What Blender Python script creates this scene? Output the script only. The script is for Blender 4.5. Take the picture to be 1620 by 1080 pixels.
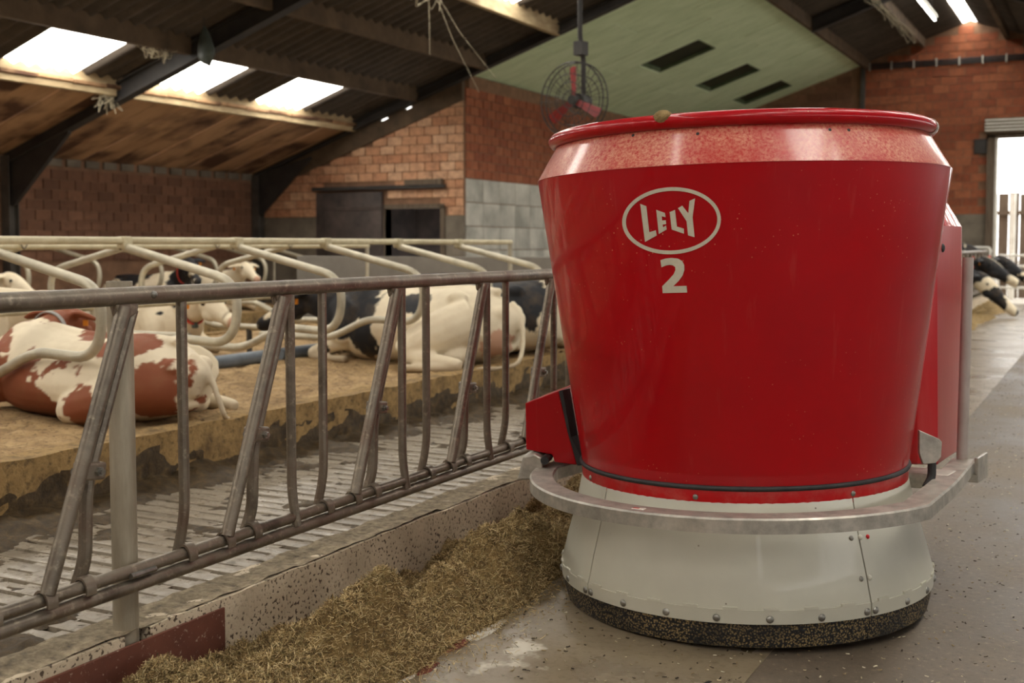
import bpy, bmesh, math, random
import numpy as np
from mathutils import Vector, Matrix, noise

random.seed(7); np.random.seed(7)
for o in list(bpy.data.objects): bpy.data.objects.remove(o)
scene = bpy.context.scene
COL = scene.collection
R = math.radians

# ------------------------------------------------------------------ camera, light, exposure
FPX = 1850.0                                   # focal length in pixels of the 1620 px wide frame
YAW, PITCH, EYE = math.atan(953/1850), R(3.4), 1.35
cam_d = bpy.data.cameras.new('camera'); cam = bpy.data.objects.new('camera', cam_d); COL.objects.link(cam)
cam_d.sensor_width = 36; cam_d.lens = FPX*36/1620
HORIZON_Y = 387.0
PRINC_Y = HORIZON_Y + FPX*math.tan(PITCH)
cam_d.shift_y = (PRINC_Y-540)/1620
cam.location = (0, 0, EYE); cam.rotation_euler = (math.pi/2-PITCH, 0, YAW)
cam_d.clip_end = 300
cam_d.dof.use_dof = True; cam_d.dof.focus_distance = 3.95; cam_d.dof.aperture_fstop = 3.4
scene.camera = cam

SKY = 9.0
world = bpy.data.worlds.new('overcast_sky'); scene.world = world; world.use_nodes = True
wn = world.node_tree; bg = wn.nodes['Background']
bg.inputs[0].default_value = (1.0, 0.98, 0.95, 1); bg.inputs[1].default_value = SKY
SKYLIGHT = 21.0
vs = scene.view_settings
vs.view_transform = 'Standard'; vs.look = 'None'; vs.gamma = 1; vs.use_curve_mapping = False
vs.exposure = -0.78
scene.cycles.max_bounces = 6; scene.cycles.diffuse_bounces = 4; scene.cycles.glossy_bounces = 3
scene.cycles.sample_clamp_indirect = 8

_F = np.array([-math.sin(YAW)*math.cos(PITCH), math.cos(YAW)*math.cos(PITCH), -math.sin(PITCH)])
_R = np.array([math.cos(YAW), math.sin(YAW), 0]); _U = np.cross(_R, _F)
def ray(x, y): return _F+_R*(x-810)/FPX-_U*(y-PRINC_Y)/FPX

# ------------------------------------------------------------------ materials
MATS = {}
def srgb(r, g, b):
    f = lambda c: (c/255/12.92 if c/255 <= .04045 else ((c/255+.055)/1.055)**2.4)
    return (f(r), f(g), f(b), 1)
class NT:
    def __init__(s, name):
        s.m = bpy.data.materials.new(name); s.m.use_nodes = True
        s.t = s.m.node_tree; s.b = s.t.nodes['Principled BSDF']; MATS[name] = s.m
        s.co = s.n('ShaderNodeTexCoord').outputs['Object']
    def n(s, typ, **kw):
        k = s.t.nodes.new(typ)
        for a, v in kw.items(): setattr(k, a, v)
        return k
    def l(s, a, b): s.t.links.new(a, b)
    def rnd(s):
        return s.n('ShaderNodeObjectInfo').outputs['Random']
    def offset(s, amt=31.0):
        m = s.n('ShaderNodeVectorMath', operation='ADD'); k = s.n('ShaderNodeMath', operation='MULTIPLY')
        s.l(s.rnd(), k.inputs[0]); k.inputs[1].default_value = amt
        s.l(s.co, m.inputs[0]); s.l(k.outputs[0], m.inputs[1]); s.co = m.outputs[0]
    def noise(s, scale, detail=4, rough=.55, stretch=None):
        k = s.n('ShaderNodeTexNoise'); k.inputs['Scale'].default_value = scale
        k.inputs['Detail'].default_value = detail; k.inputs['Roughness'].default_value = rough
        co = s.co
        if stretch:
            mp = s.n('ShaderNodeMapping'); mp.inputs['Scale'].default_value = stretch; s.l(co, mp.inputs[0]); co = mp.outputs[0]
        s.l(co, k.inputs['Vector']); return k.outputs['Fac']
    def voro(s, scale, feature='F1'):
        k = s.n('ShaderNodeTexVoronoi', feature=feature); k.inputs['Scale'].default_value = scale
        s.l(s.co, k.inputs['Vector']); return k.outputs['Distance']
    def ramp(s, fac, stops):
        k = s.n('ShaderNodeValToRGB'); el = k.color_ramp.elements
        while len(el) < len(stops): el.new(.5)
        for e, (p, c) in zip(el, stops):
            e.position = p; e.color = c if len(c) == 4 else (*c, 1)
        s.l(fac, k.inputs[0]); return k.outputs[0]
    def val(s, fac, a, b, lo=0., hi=1.):
        k = s.n('ShaderNodeMapRange'); s.l(fac, k.inputs[0])
        for i, v in enumerate((a, b, lo, hi)): k.inputs[i+1].default_value = v
        return k.outputs[0]
    def mix(s, fac, a, b):
        k = s.n('ShaderNodeMix', data_type='RGBA')
        if isinstance(fac, (int, float)): k.inputs[0].default_value = fac
        else: s.l(fac, k.inputs[0])
        for sock, v in ((k.inputs[6], a), (k.inputs[7], b)):
            if isinstance(v, tuple): sock.default_value = v
            else: s.l(v, sock)
        return k.outputs[2]
    def mul(s, a, b):
        k = s.n('ShaderNodeMath', operation='MULTIPLY')
        for sock, v in ((k.inputs[0], a), (k.inputs[1], b)):
            if isinstance(v, (int, float)): sock.default_value = v
            else: s.l(v, sock)
        return k.outputs[0]
    def bump(s, h, strength=.3, dist=.01):
        k = s.n('ShaderNodeBump'); k.inputs['Strength'].default_value = strength; k.inputs['Distance'].default_value = dist
        s.l(h, k.inputs['Height']); s.l(k.outputs[0], s.b.inputs['Normal'])
    def set(s, color=None, rough=None, metal=None, coat=None, spec=None):
        for nm, v in (('Base Color', color), ('Roughness', rough), ('Metallic', metal), ('Coat Weight', coat), ('Specular IOR Level', spec)):
            if v is None: continue
            if hasattr(v, 'is_linked'): s.l(v, s.b.inputs[nm])
            else: s.b.inputs[nm].default_value = v
        return s.m
def simple(name, c1, c2, scale=6, rough=.7, metal=0, bump=0, coat=0, stretch=None, spec=.5, bscale=None, off=True):
    t = NT(name)
    if off: t.offset()
    f = t.noise(scale, 5, .6, stretch)
    col = t.ramp(f, [(.32, c1), (.68, c2)])
    if bump: t.bump(t.noise(bscale or scale*4, 4), bump, .01)
    return t.set(col, rough, metal, coat, spec)

S = srgb
def make_materials():
    # painted tank red
    t = NT('red_paint'); f = t.noise(2.2, 4); sp = t.voro(46)
    col = t.mix(t.val(f, .3, .75), S(172, 0, 13), S(156, 0, 14))
    specks = t.mul(t.val(sp, .12, .05), t.val(t.noise(3.1, 3), .5, .62))
    streak = t.mul(t.val(t.noise(1, 5, .6, (26, 26, .7)), .60, .78), .16)
    col = t.mix(specks, col, S(206, 150, 110)); col = t.mix(streak, col, S(196, 96, 84))
    t.set(col, t.val(f, .3, .7, .34, .44), 0, .35, .2); t.b.inputs['Coat Roughness'].default_value = .04
    # dusty red of the collar and lower band
    t = NT('dusty_red_paint'); f = t.noise(90, 6, .75); g = t.noise(5, 5, .6); 
    a = t.val(f, .36, .64); b = t.val(g, .34, .56, .3, 1.0)
    col = t.mix(t.mul(a, b), S(176, 14, 22), S(214, 152, 124))
    t.set(col, t.val(f, .3, .7, .3, .5), 0, .5); t.b.inputs['Coat Roughness'].default_value = .12
    t = NT('red_band_paint'); f = t.noise(14, 5, .7)
    t.set(t.mix(t.val(f, .45, .75, 0, .55), S(186, 2, 16), S(196, 100, 90)), .3, 0, .3)
    t = NT('housing_red_paint'); f = t.noise(3, 5, .6, (4, 4, .6))
    t.set(t.mix(t.val(f, .4, .75, 0, .35), S(184, 8, 22), S(198, 90, 84)), .34, 0, .4)
    simple('decal_white', S(206, 199, 178), S(192, 186, 166), 30, .5)
    t = NT('skirt_cream'); f = t.noise(3, 4); sp = t.voro(24)
    col = t.mix(t.val(f, .3, .7), S(206, 203, 186), S(192, 190, 174))
    dirt = t.mul(t.val(sp, .10, .04), t.val(t.noise(4, 3), .55, .62))
    col = t.mix(dirt, col, S(96, 84, 62))
    t.set(col, .4, .08, .2)
    t = NT('galvanized'); t.offset(); f = t.noise(9, 3, .5); v = t.noise(16, 5, .65)
    t.set(t.mix(t.val(v, .35, .65), S(196, 190, 178), S(158, 154, 144)), t.val(f, .3, .7, .34, .55), .55)
    simple('steel_bolt', S(170, 168, 160), S(120, 118, 112), 20, .35, .8)
    simple('black_rubber', S(28, 28, 30), S(48, 47, 46), 12, .6, bump=.2)
    t = NT('studded_rubber'); v = t.voro(130); f = t.noise(5, 4)
    stud = t.val(v, .55, .3); d = t.mul(stud, t.val(f, .32, .62, 0, .9))
    t.bump(v, .8, .006)
    t.set(t.mix(d, S(26, 25, 25), S(150, 129, 86)), .8)
    # fence steel
    t = NT('fence_steel'); t.offset(); f = t.noise(5, 6, .65); g = t.noise(40, 4, .7)
    col = t.ramp(f, [(.3, S(88, 78, 68)), (.5, S(128, 118, 104)), (.72, S(104, 82, 68))])
    col = t.mix(t.mul(t.val(g, .55, .72), .6), col, S(176, 166, 146)); t.bump(g, .12, .004)
    t.set(col, t.val(f, .3, .7, .32, .52), .6)
    simple('post_steel', S(178, 168, 148), S(140, 130, 112), 6, .5, .4, .1, stretch=(3, 3, .5))
    simple('stall_pipe', S(196, 188, 166), S(162, 154, 134), 7, .42, .3, .08)
    simple('neck_rail_cream', S(206, 196, 164), S(176, 164, 132), 7, .55)
    simple('blue_grey_plastic', S(120, 130, 140), S(88, 96, 106), 4, .45)
    t = NT('rust_plate'); f = t.noise(5, 5, .65); g = t.noise(60, 3, .7)
    col = t.mix(t.val(f, .35, .7), S(112, 66, 50), S(84, 46, 36)); col = t.mix(t.mul(t.val(g, .62, .7), .7), col, S(190, 176, 156)); t.set(col, .6, .1)
    # concretes
    t = NT('kerb_concrete'); f = t.noise(3, 6, .6); v = t.noise(72, 3, .5); g = t.noise(3.4, 3)
    col = t.mix(t.val(f, .35, .7), S(204, 188, 162), S(164, 148, 124))
    col = t.mix(t.mul(t.val(v, .425, .385), t.val(g, .30, .46, .15, 1)), col, S(80, 66, 52)); t.bump(v, .5, .008); t.set(col, .8)
    t = NT('kerb_top_dirt'); f = t.noise(26, 6, .7); t.bump(f, .7, .02)
    t.set(t.ramp(f, [(.3, S(74, 62, 46)), (.5, S(130, 116, 92)), (.72, S(166, 152, 124))]), .85)
    t = NT('passage_concrete'); f = t.noise(.9, 6, .62); g = t.noise(38, 8, .8); v = t.noise(3.2, 5, .6)
    col = t.ramp(f, [(.28, S(78, 68, 57)), (.5, S(106, 94, 80)), (.72, S(124, 111, 94))])
    col = t.mix(t.val(g, .56, .68, 0, .75), col, S(172, 158, 134)); col = t.mix(t.val(g, .46, .34, 0, .8), col, S(62, 53, 43))
    col = t.mix(t.val(v, .6, .72, 0, .5), col, S(92, 80, 64)); t.bump(g, .25, .008)
    t.set(col, t.val(f, .35, .65, .34, .62))
    t = NT('feed_lane_coating'); f = t.noise(1.6, 6, .62); g = t.noise(30, 5, .75); v = t.noise(2.5, 5, .65)
    col = t.ramp(f, [(.3, S(110, 97, 79)), (.5, S(136, 122, 100)), (.7, S(122, 108, 88))])
    col = t.mix(t.val(g, .5, .3, 0, .7), col, S(92, 78, 56)); col = t.mix(t.val(v, .62, .68, 0, .9), col, S(204, 196, 178))
    t.bump(g, .2, .006); t.set(col, t.val(f, .3, .7, .2, .42))
    simple('peeling_white', S(214, 208, 196), S(190, 182, 168), 20, .5)
    simple('peeling_red', S(132, 62, 44), S(104, 48, 36), 12, .6)
    t = NT('slat_concrete'); t.offset(7); f = t.noise(2.2, 6, .65); g = t.noise(16, 6, .7)
    col = t.ramp(f, [(.3, S(104, 93, 77)), (.52, S(140, 129, 112)), (.75, S(122, 110, 92))])
    col = t.mix(t.val(g, .46, .32, 0, .85), col, S(72, 60, 42)); t.bump(g, .3, .008)
    t.set(col, t.val(g, .3, .7, .5, .2))
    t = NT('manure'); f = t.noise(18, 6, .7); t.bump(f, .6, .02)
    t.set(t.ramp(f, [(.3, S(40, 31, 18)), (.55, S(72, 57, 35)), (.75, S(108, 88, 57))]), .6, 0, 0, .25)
    simple('pit_dark', S(30, 26, 20), S(18, 16, 12), 3, .9)
    t = NT('bedding_sand'); f = t.noise(5, 6, .65); g = t.noise(34, 6, .75); t.bump(g, .6, .02)
    col = t.ramp(f, [(.28, S(118, 93, 60)), (.52, S(168, 138, 96)), (.75, S(194, 166, 120))])
    t.set(t.mix(t.val(g, .5, .36, 0, .8), col, S(84, 64, 40)), .92)
    t = NT('bed_kerb'); f = t.noise(5, 6, .7); g = t.noise(24, 5, .7); t.bump(g, .6, .02)
    col = t.ramp(f, [(.3, S(98, 76, 44)), (.55, S(158, 128, 80)), (.75, S(136, 108, 66))])
    t.set(t.mix(t.val(g, .5, .34, 0, .7), col, S(62, 48, 28)), .9)
    simple('plaster_grey', S(128, 118, 104), S(96, 88, 76), 2.5, .9)
    simple('partition_concrete', S(126, 120, 110), S(100, 94, 86), 1.6, .85)
    simple('white_block', S(206, 202, 190), S(150, 148, 138), 1.4, .8)
    # bricks
    def brick(name, a, b, c):
        t = NT(name); t.offset(); r = t.rnd(); f = t.noise(9, 5, .65)
        col = t.ramp(r, [(.05, a), (.5, b), (.95, c)])
        t.bump(f, .4, .01); t.set(t.mix(t.val(f, .42, .7, 0, .5), col, S(84, 58, 44)), .9)
    brick('brick_pale', S(186, 132, 98), S(200, 150, 114), S(208, 166, 132))
    brick('brick_orange', S(136, 72, 46), S(150, 84, 54), S(162, 96, 64))
    brick('brick_dull', S(108, 76, 58), S(122, 86, 65), S(134, 96, 74))
    simple('mortar', S(138, 104, 80), S(112, 84, 64), 5, .95)
    # roof
    t = NT('fibre_cement'); t.offset(); f = t.noise(2.5, 5, .6, (.6, 2, 1)); g = t.noise(12, 5, .7)
    t.set(t.mix(t.val(g, .45, .75, 0, .5), t.ramp(f, [(.3, S(62, 54, 46)), (.7, S(88, 77, 66))]), S(48, 41, 34)), .9)
    t = NT('board_brown'); t.offset(); f = t.noise(1.8, 5, .6, (.5, 3, 1)); g = t.noise(.9, 4)
    col = t.ramp(f, [(.3, S(150, 112, 78)), (.55, S(182, 144, 106)), (.75, S(164, 124, 86))])
    t.set(t.mix(t.val(g, .46, .62), col, S(82, 52, 32)), .85)
    simple('purlin_cream', S(196, 176, 138), S(146, 124, 92), 3, .85, bump=.2, stretch=(3, .8, 3))
    simple('purlin_dark', S(104, 86, 66), S(72, 58, 44), 3, .9, bump=.2)
    simple('rafter_steel', S(40, 38, 38), S(58, 54, 50), 4, .7)
    simple('column_steel', S(84, 80, 74), S(62, 58, 54), 4, .8)
    t = NT('green_panel'); t.offset(); f = t.noise(2.2, 5, .6, (.7, 2, 1)); g = t.noise(20, 4)
    col = t.ramp(f, [(.28, S(192, 214, 174)), (.55, S(214, 233, 196)), (.75, S(224, 240, 208))])
    t.set(t.mix(t.val(g, .64, .74, 0, .5), col, S(92, 100, 78)), .8)
    simple('dark_glass', S(26, 32, 20), S(44, 54, 32), 3, .5)
    simple('green_frame', S(92, 108, 76), S(66, 80, 54), 6, .8)
    simple('pole_paint', S(178, 166, 158), S(160, 148, 140), 5, .45)
    simple('door_dark', S(44, 38, 36), S(86, 74, 68), 2.4, .7)
    simple('wood_grey', S(108, 94, 78), S(84, 70, 56), 4, .85, stretch=(6, 6, .6))
    simple('white_paint', S(222, 220, 210), S(202, 198, 186), 5, .5)
    simple('cobweb', S(196, 186, 160), S(160, 148, 122), 20, .95)
    simple('bag_plastic', S(78, 88, 82), S(54, 60, 56), 6, .5)
    simple('fan_wire', S(44, 42, 40), S(60, 58, 54), 8, .5, .5)
    simple('fan_red', S(150, 30, 28), S(120, 28, 26), 8, .5)
    simple('outside_ground', S(186, 180, 168), S(166, 160, 148), 2, .9)
    simple('collar_red', S(206, 60, 40), S(180, 44, 30), 10, .6)
    simple('collar_grey', S(168, 164, 158), S(130, 128, 122), 10, .6)
    simple('tag_orange', S(232, 150, 40), S(214, 130, 30), 10, .5)
    simple('eye_dark', S(14, 12, 12), S(20, 18, 18), 5, .1)
    simple('sticker_white', S(226, 220, 210), S(216, 208, 198), 8, .5)
    simple('red_plastic', S(200, 12, 24), S(180, 10, 20), 8, .3)
    # attribute driven
    t = NT('cow_hide'); at = t.n('ShaderNodeAttribute', attribute_name='hide'); f = t.noise(7, 5, .6); g = t.noise(120, 3, .7, (1, 1, 3))
    dirty = t.mix(t.val(f, .5, .85, 0, .22), at.outputs['Color'], S(150, 122, 84)); t.bump(g, .25, .006)
    t.set(dirty, .68, 0, 0, .35)
    t = NT('feed_straw'); at = t.n('ShaderNodeAttribute', attribute_name='tint'); t.set(at.outputs['Color'], .85)
    t = NT('feed_base'); f = t.noise(16, 6, .75); g = t.noise(3, 4); t.bump(f, .9, .03)
    t.set(t.mix(t.val(g, .35, .65, 0, .5), t.ramp(f, [(.3, S(90, 71, 42)), (.5, S(152, 126, 80)), (.72, S(198, 172, 120))]), S(104, 80, 42)), .95)
    # daylit translucent sheet and fluorescent tube give off light
    for nm, c, st in (('skylight_sheet', (1, .95, .86, 1), SKYLIGHT), ('tube_light', (1, .98, .92, 1), 14)):
        m = bpy.data.materials.new(nm); m.use_nodes = True; MATS[nm] = m; n = m.node_tree.nodes; n.remove(n['Principled BSDF'])
        e = n.new('ShaderNodeEmission'); e.inputs[0].default_value = c; e.inputs[1].default_value = st
        m.node_tree.links.new(e.outputs[0], n['Material Output'].inputs[0])
make_materials()

# ------------------------------------------------------------------ mesh helpers
def fillet(pts, rad, n=6):
    pts = [Vector(p) for p in pts]; out = [pts[0]]
    for i in range(1, len(pts)-1):
        a, b, c = pts[i-1], pts[i], pts[i+1]; u = (a-b); v = (c-b)
        r = rad[i] if isinstance(rad, (list, tuple)) else rad
        d = min(r, u.length*.48, v.length*.48); p = b+u.normalized()*d; q = b+v.normalized()*d
        for k in range(n+1):
            t = k/n; out.append(p*(1-t)**2+b*2*t*(1-t)+q*t*t)
    out.append(pts[-1]); return out
class MB:
    def __init__(s): s.v = []; s.f = []
    def add(s, vs, fs):
        o = len(s.v); s.v += [tuple(v) for v in vs]; s.f += [tuple(i+o for i in f) for f in fs]; return s
    def box(s, c, d, M=None):
        x, y, z = (k/2 for k in d)
        vs = [Vector((i*x, j*y, k*z)) for k in (-1, 1) for j in (-1, 1) for i in (-1, 1)]
        if M: vs = [M @ v for v in vs]
        vs = [v+Vector(c) for v in vs]
        return s.add(vs, [(0, 2, 3, 1), (4, 5, 7, 6), (0, 1, 5, 4), (2, 6, 7, 3), (0, 4, 6, 2), (1, 3, 7, 5)])
    def bx(s, x0, x1, y0, y1, z0, z1):
        return s.box(((x0+x1)/2, (y0+y1)/2, (z0+z1)/2), (x1-x0, y1-y0, z1-z0))
    def sweep(s, pts, rad, n=10, cap=True, up=(0, 0, 1), shape=None):
        """tube along pts; rad: number, list of numbers or list of (side, up) pairs"""
        pts = [Vector(p) for p in pts]; m = len(pts); rings = []
        if not isinstance(rad, (list, tuple)): rad = [rad]*m
        t0 = (pts[1]-pts[0]).normalized(); u = Vector(up); u = u-t0*u.dot(t0)
        if u.length < 1e-4: u = Vector((1, 0, 0)); u = u-t0*u.dot(t0)
        u.normalize()
        for i, p in enumerate(pts):
            t = ((pts[min(i+1, m-1)]-p).normalized()+(p-pts[max(i-1, 0)]).normalized())
            t = t.normalized() if t.length > 1e-6 else t0
            u = (u-t*u.dot(t)).normalized(); w = t.cross(u)
            r = rad[i]; a, b = r if isinstance(r, (list, tuple)) else (r, r)
            ring = []
            for k in range(n):
                g = 2*math.pi*k/n; cx, cy = math.cos(g), math.sin(g)
                if shape: cx, cy = shape(cx, cy)
                ring.append(p+w*(a*cx)+u*(b*cy))
            rings.append(ring)
        vs = [v for r in rings for v in r]; fs = []
        for i in range(m-1):
            for k in range(n):
                k2 = (k+1) % n; fs.append((i*n+k, i*n+k2, (i+1)*n+k2, (i+1)*n+k))
        if cap: fs.append(tuple(range(n-1, -1, -1))); fs.append(tuple((m-1)*n+k for k in range(n)))
        return s.add(vs, fs)
    def rev(s, prof, n=64, a0=0., a1=2*math.pi, closed=False, c=(0, 0)):
        full = abs(a1-a0-2*math.pi) < 1e-6; m = n if full else n+1; p = len(prof); vs = []
        for i in range(m):
            a = a0+(a1-a0)*i/n
            for r, z in prof: vs.append((c[0]+r*math.sin(a), c[1]-r*math.cos(a), z))
        fs = []
        for i in range(n):
            j = (i+1) % m
            for k in range(p if closed else p-1):
                k2 = (k+1) % p; fs.append((i*p+k, j*p+k, j*p+k2, i*p+k2))
        if closed and not full:
            fs.append(tuple(range(p-1, -1, -1))); fs.append(tuple(n*p+k for k in range(p)))
        return s.add(vs, fs)
    def prism(s, poly, o, e1, e2, h):
        """polygon (a,b) in the plane o+a*e1+b*e2, extruded by vector h"""
        o, e1, e2, h = (Vector(k) for k in (o, e1, e2, h)); n = len(poly)
        lo = [o+e1*a+e2*b for a, b in poly]
        return s.add(lo+[v+h for v in lo], [tuple(range(n-1, -1, -1)), tuple(range(n, 2*n))]+[(i, (i+1) % n, (i+1) % n+n, i+n) for i in range(n)])
    def ball(s, c, r, n=8, sc=(1, 1, 1), z0=-1.0):
        prof = [(math.cos(t), math.sin(t)) for t in np.linspace(math.asin(z0), math.pi/2, n//2+2)]
        vs = []; fs = []
        for (q, z) in prof:
            for k in range(n):
                g = 2*math.pi*k/n; vs.append((c[0]+r*sc[0]*q*math.cos(g), c[1]+r*sc[1]*q*math.sin(g), c[2]+r*sc[2]*z))
        for i in range(len(prof)-1):
            for k in range(n): fs.append((i*n+k, i*n+(k+1) % n, (i+1)*n+(k+1) % n, (i+1)*n+k))
        return s.add(vs, fs)
    def mesh(s, name, m, ang=35, bevel=0):
        me = bpy.data.meshes.new(name); me.from_pydata(s.v, [], s.f)
        bm = bmesh.new(); bm.from_mesh(me)
        bmesh.ops.remove_doubles(bm, verts=bm.verts, dist=1e-6)
        bmesh.ops.recalc_face_normals(bm, faces=bm.faces)
        if bevel: bmesh.ops.bevel(bm, geom=[e for e in bm.edges if len(e.link_faces) == 2 and e.calc_face_angle() > .6], offset=bevel, segments=2, profile=.5, affect='EDGES', clamp_overlap=True)
        bm.to_mesh(me); bm.free()
        if m: me.materials.append(MATS[m])
        if ang:
            me.shade_smooth(); me.set_sharp_from_angle(angle=R(ang))
        return me
    def build(s, name, m, parent=None, loc=(0, 0, 0), rot=(0, 0, 0), ang=35, bevel=0):
        return put(name, s.mesh(name, m, ang, bevel), parent, loc, rot)
def put(name, me, parent=None, loc=(0, 0, 0), rot=(0, 0, 0), scale=None):
    o = bpy.data.objects.new(name, me); COL.objects.link(o); o.location = loc; o.rotation_euler = rot
    if scale: o.scale = scale
    if parent: o.parent = parent
    return o
def tag(o, label=None, cat=None, group=None, kind=None):
    if label: o['label'] = label
    if cat: o['category'] = cat
    if group: o['group'] = group
    if kind: o['kind'] = kind
    return o
def empty(name, loc=(0, 0, 0), rz=0):
    o = bpy.data.objects.new(name, None); COL.objects.link(o); o.location = loc; o.rotation_euler = (0, 0, rz); o.empty_display_size = .1
    return o
def struct(o, label=None): return tag(o, label, None, None, 'structure')
def nz(x, y, z=0, s=1.0): return noise.noise(Vector((x*s, y*s, z*s)))
def fbm(x, y, s=1.0, z=0, o=4): return noise.fractal(Vector((x*s, y*s, z)), .9, 2.0, o)
#==PARTS==
# ------------------------------------------------------------------ the building
SL, RZ = .34, 7.48                              # roof pitch and height above w = 0 (w = distance left of the camera line)
RIDGE = 3.1
Y_GAB, Y_FAR, W_EAVE, W_IN = 17.0, 28.9, 14.0, 9.66
def rz(w, d=0): return RZ-SL*w+d
def slope_box(mb, w0, w1, y0, y1, d0, d1, right=False):
    vs = []
    for d in (d0, d1):
        for y in (y0, y1):
            for w in (w0, w1): vs.append(((w-2*RIDGE) if right else -w, y, rz(w, d)))
    return mb.add(vs, [(0, 2, 3, 1), (4, 5, 7, 6), (0, 1, 5, 4), (2, 6, 7, 3), (0, 4, 6, 2), (1, 3, 7, 5)])

struct(MB().bx(-2.62, 8, -8, Y_FAR+.3, -.2, 0).build('floor', 'passage_concrete'), 'grey worn concrete floor of the feed passage')
struct(MB().bx(-14.2, -2.6, -8, .6, -.2, .02).bx(-14.2, -2.6, .6, 12.6, -.75, -.5).bx(-14.2, -9.2, .6, 17.2, -.2, -.01).build('floor_base', 'partition_concrete', ang=0), 'concrete slab under the stalls')
struct(MB().bx(-2.52, -.98, -2, Y_FAR-.4, 0, .004).build('floor_feed_lane', 'feed_lane_coating'), 'pale smooth coated lane along the feed kerb')
struct(MB().bx(-60, 60, Y_FAR+.3, 110, -.25, -.02).bx(-60, 60, -80, -8, -.25, -.02).bx(8.2, 60, -8, Y_FAR+.3, -.25, -.02).bx(-60, -14.3, -8, Y_FAR+.3, -.25, -.02).build('floor_outside', 'outside_ground'), 'pale concrete yard outside the barn')

# alley with slats -----------------------------------------------------------
alley = struct(empty('floor_alley', (0, 0, 0)), 'wet slatted concrete alley floor behind the feed fence')
MB().bx(-4.62, -2.6, .6, 12.7, -.5, -.30).build('pit_bottom', 'pit_dark', alley)
sl = MB().bx(-.985, .985, -.043, .043, -.16, 0).mesh('slat', 'slat_concrete', 30, .005)
bridges = MB(); PITCH_S = .112
n_s = 0; y = .8
while y < 12.6:
    put('slat', sl, alley, (-3.625, y, .045+random.uniform(-.004, .004)), (random.uniform(-.004, .004), 0, 0))
    off = (n_s % 2)*.11
    for k in range(10):
        x = -4.58+off+k*.22
        if x < -2.70: bridges.bx(x, x+.075, y+.038, y+.075, -.12, .041)
    n_s += 1; y += PITCH_S
tag(bridges.build('slat_bridge', 'slat_concrete', alley, ang=0), kind='stuff')
struct(MB().bx(-11.5, -9.3, -2, Y_GAB, -.1, .03).build('floor_back_alley', 'partition_concrete'), 'grey concrete back alley behind the stalls')
struct(MB().bx(-9.66, -2.62, 12.6, Y_FAR, -.1, .02).build('floor_cross_alley', 'slat_concrete'), 'concrete cross alley past the stall rows')

def heightfield(name, m, x0, x1, y0, y1, step, fn, parent=None, keep=None):
    nx, ny = int((x1-x0)/step)+1, int((y1-y0)/step)+1
    vs = []; fs = []
    for j in range(ny):
        for i in range(nx):
            x = x0+(x1-x0)*i/(nx-1); y = y0+(y1-y0)*j/(ny-1); vs.append((x, y, fn(x, y)))
    for j in range(ny-1):
        for i in range(nx-1):
            q = (j*nx+i, j*nx+i+1, (j+1)*nx+i+1, (j+1)*nx+i)
            if keep is None or any(vs[k][2] > keep for k in q): fs.append(q)
    me = bpy.data.meshes.new(name); me.from_pydata(vs, [], fs); me.materials.append(MATS[m]); me.shade_smooth()
    return put(name, me, parent)
def manure_h(x, y):
    edge = max(0, (-x-4.12))*.26+max(0, (x+2.8))*.16+max(0, y-9.5)*.01
    n = fbm(x, y, 3.2, 3.3, 5)*.055+fbm(x, y, 13, 8.1, 3)*.016
    return .038+min(.10, edge*.55+n*.8-.014)
heightfield('manure', 'manure', -4.58, -2.64, .8, 12.6, .022, manure_h, None, .047)
tag(bpy.data.objects['manure'], 'dark wet manure smeared over the slatted alley floor', 'manure', kind='stuff')

# stall beds -------------------------------------------------------------------
def bed_h(x, y): return .315+fbm(x, y, 1.3, 1.7, 3)*.03+fbm(x, y, 9, 4.4, 4)*.022+max(0, -(x+4.85))*0
tag(heightfield('bedding', 'bedding_sand', -9.2, -4.66, .4, 12.2, .032, bed_h), 'loose golden brown bedding in the two facing stall rows', 'bedding', kind='stuff')
tag(heightfield('bedding', 'bedding_sand', -13.95, -11.6, 4, 16.6, .09, bed_h), 'loose brown bedding of the stall row along the brick wall', 'bedding', kind='stuff')
def rough_bar(name, m, x0, x1, y0, y1, z0, z1, seg, amp, parent=None, s=5.0):
    """long bar along y with an uneven cast surface"""
    cs = []
    nxt, nzt = 4, 6
    for i in range(nxt+1): cs.append((x0+(x1-x0)*i/nxt, z1))
    for i in range(1, nzt+1): cs.append((x1, z1+(z0-z1)*i/nzt))
    for i in range(1, nxt+1): cs.append((x1+(x0-x1)*i/nxt, z0))
    for i in range(1, nzt): cs.append((x0, z0+(z1-z0)*i/nzt))
    n = len(cs); ny = int((y1-y0)/seg)+1; vs = []; fs = []
    for j in range(ny):
        y = y0+(y1-y0)*j/(ny-1)
        for (x, z) in cs:
            vs.append((x+amp*nz(y, z, x*3, s), y, z+amp*nz(y+7, x, z*3, s)))
    for j in range(ny-1):
        for k in range(n): fs.append((j*n+k, j*n+(k+1) % n, (j+1)*n+(k+1) % n, (j+1)*n+k))
    fs.append(tuple(range(n))); fs.append(tuple((ny-1)*n+k for k in range(n-1, -1, -1)))
    mb = MB(); mb.add(vs, fs); return mb.build(name, m, parent, ang=50)
struct(rough_bar('trim_1', 'bed_kerb', -4.74, -4.58, .4, 12.4, -.05, .335, .06, .016), 'dusty brown kerb along the front of the stall beds')
def crust(x, y): return 0
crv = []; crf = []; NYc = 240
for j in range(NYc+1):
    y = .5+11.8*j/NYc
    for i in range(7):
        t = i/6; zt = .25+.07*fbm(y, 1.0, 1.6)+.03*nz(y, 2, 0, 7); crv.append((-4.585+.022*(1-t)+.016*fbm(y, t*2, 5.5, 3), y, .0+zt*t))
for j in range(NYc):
    for i in range(6): q = j*7+i; crf.append((q, q+1, q+8, q+7))
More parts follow.
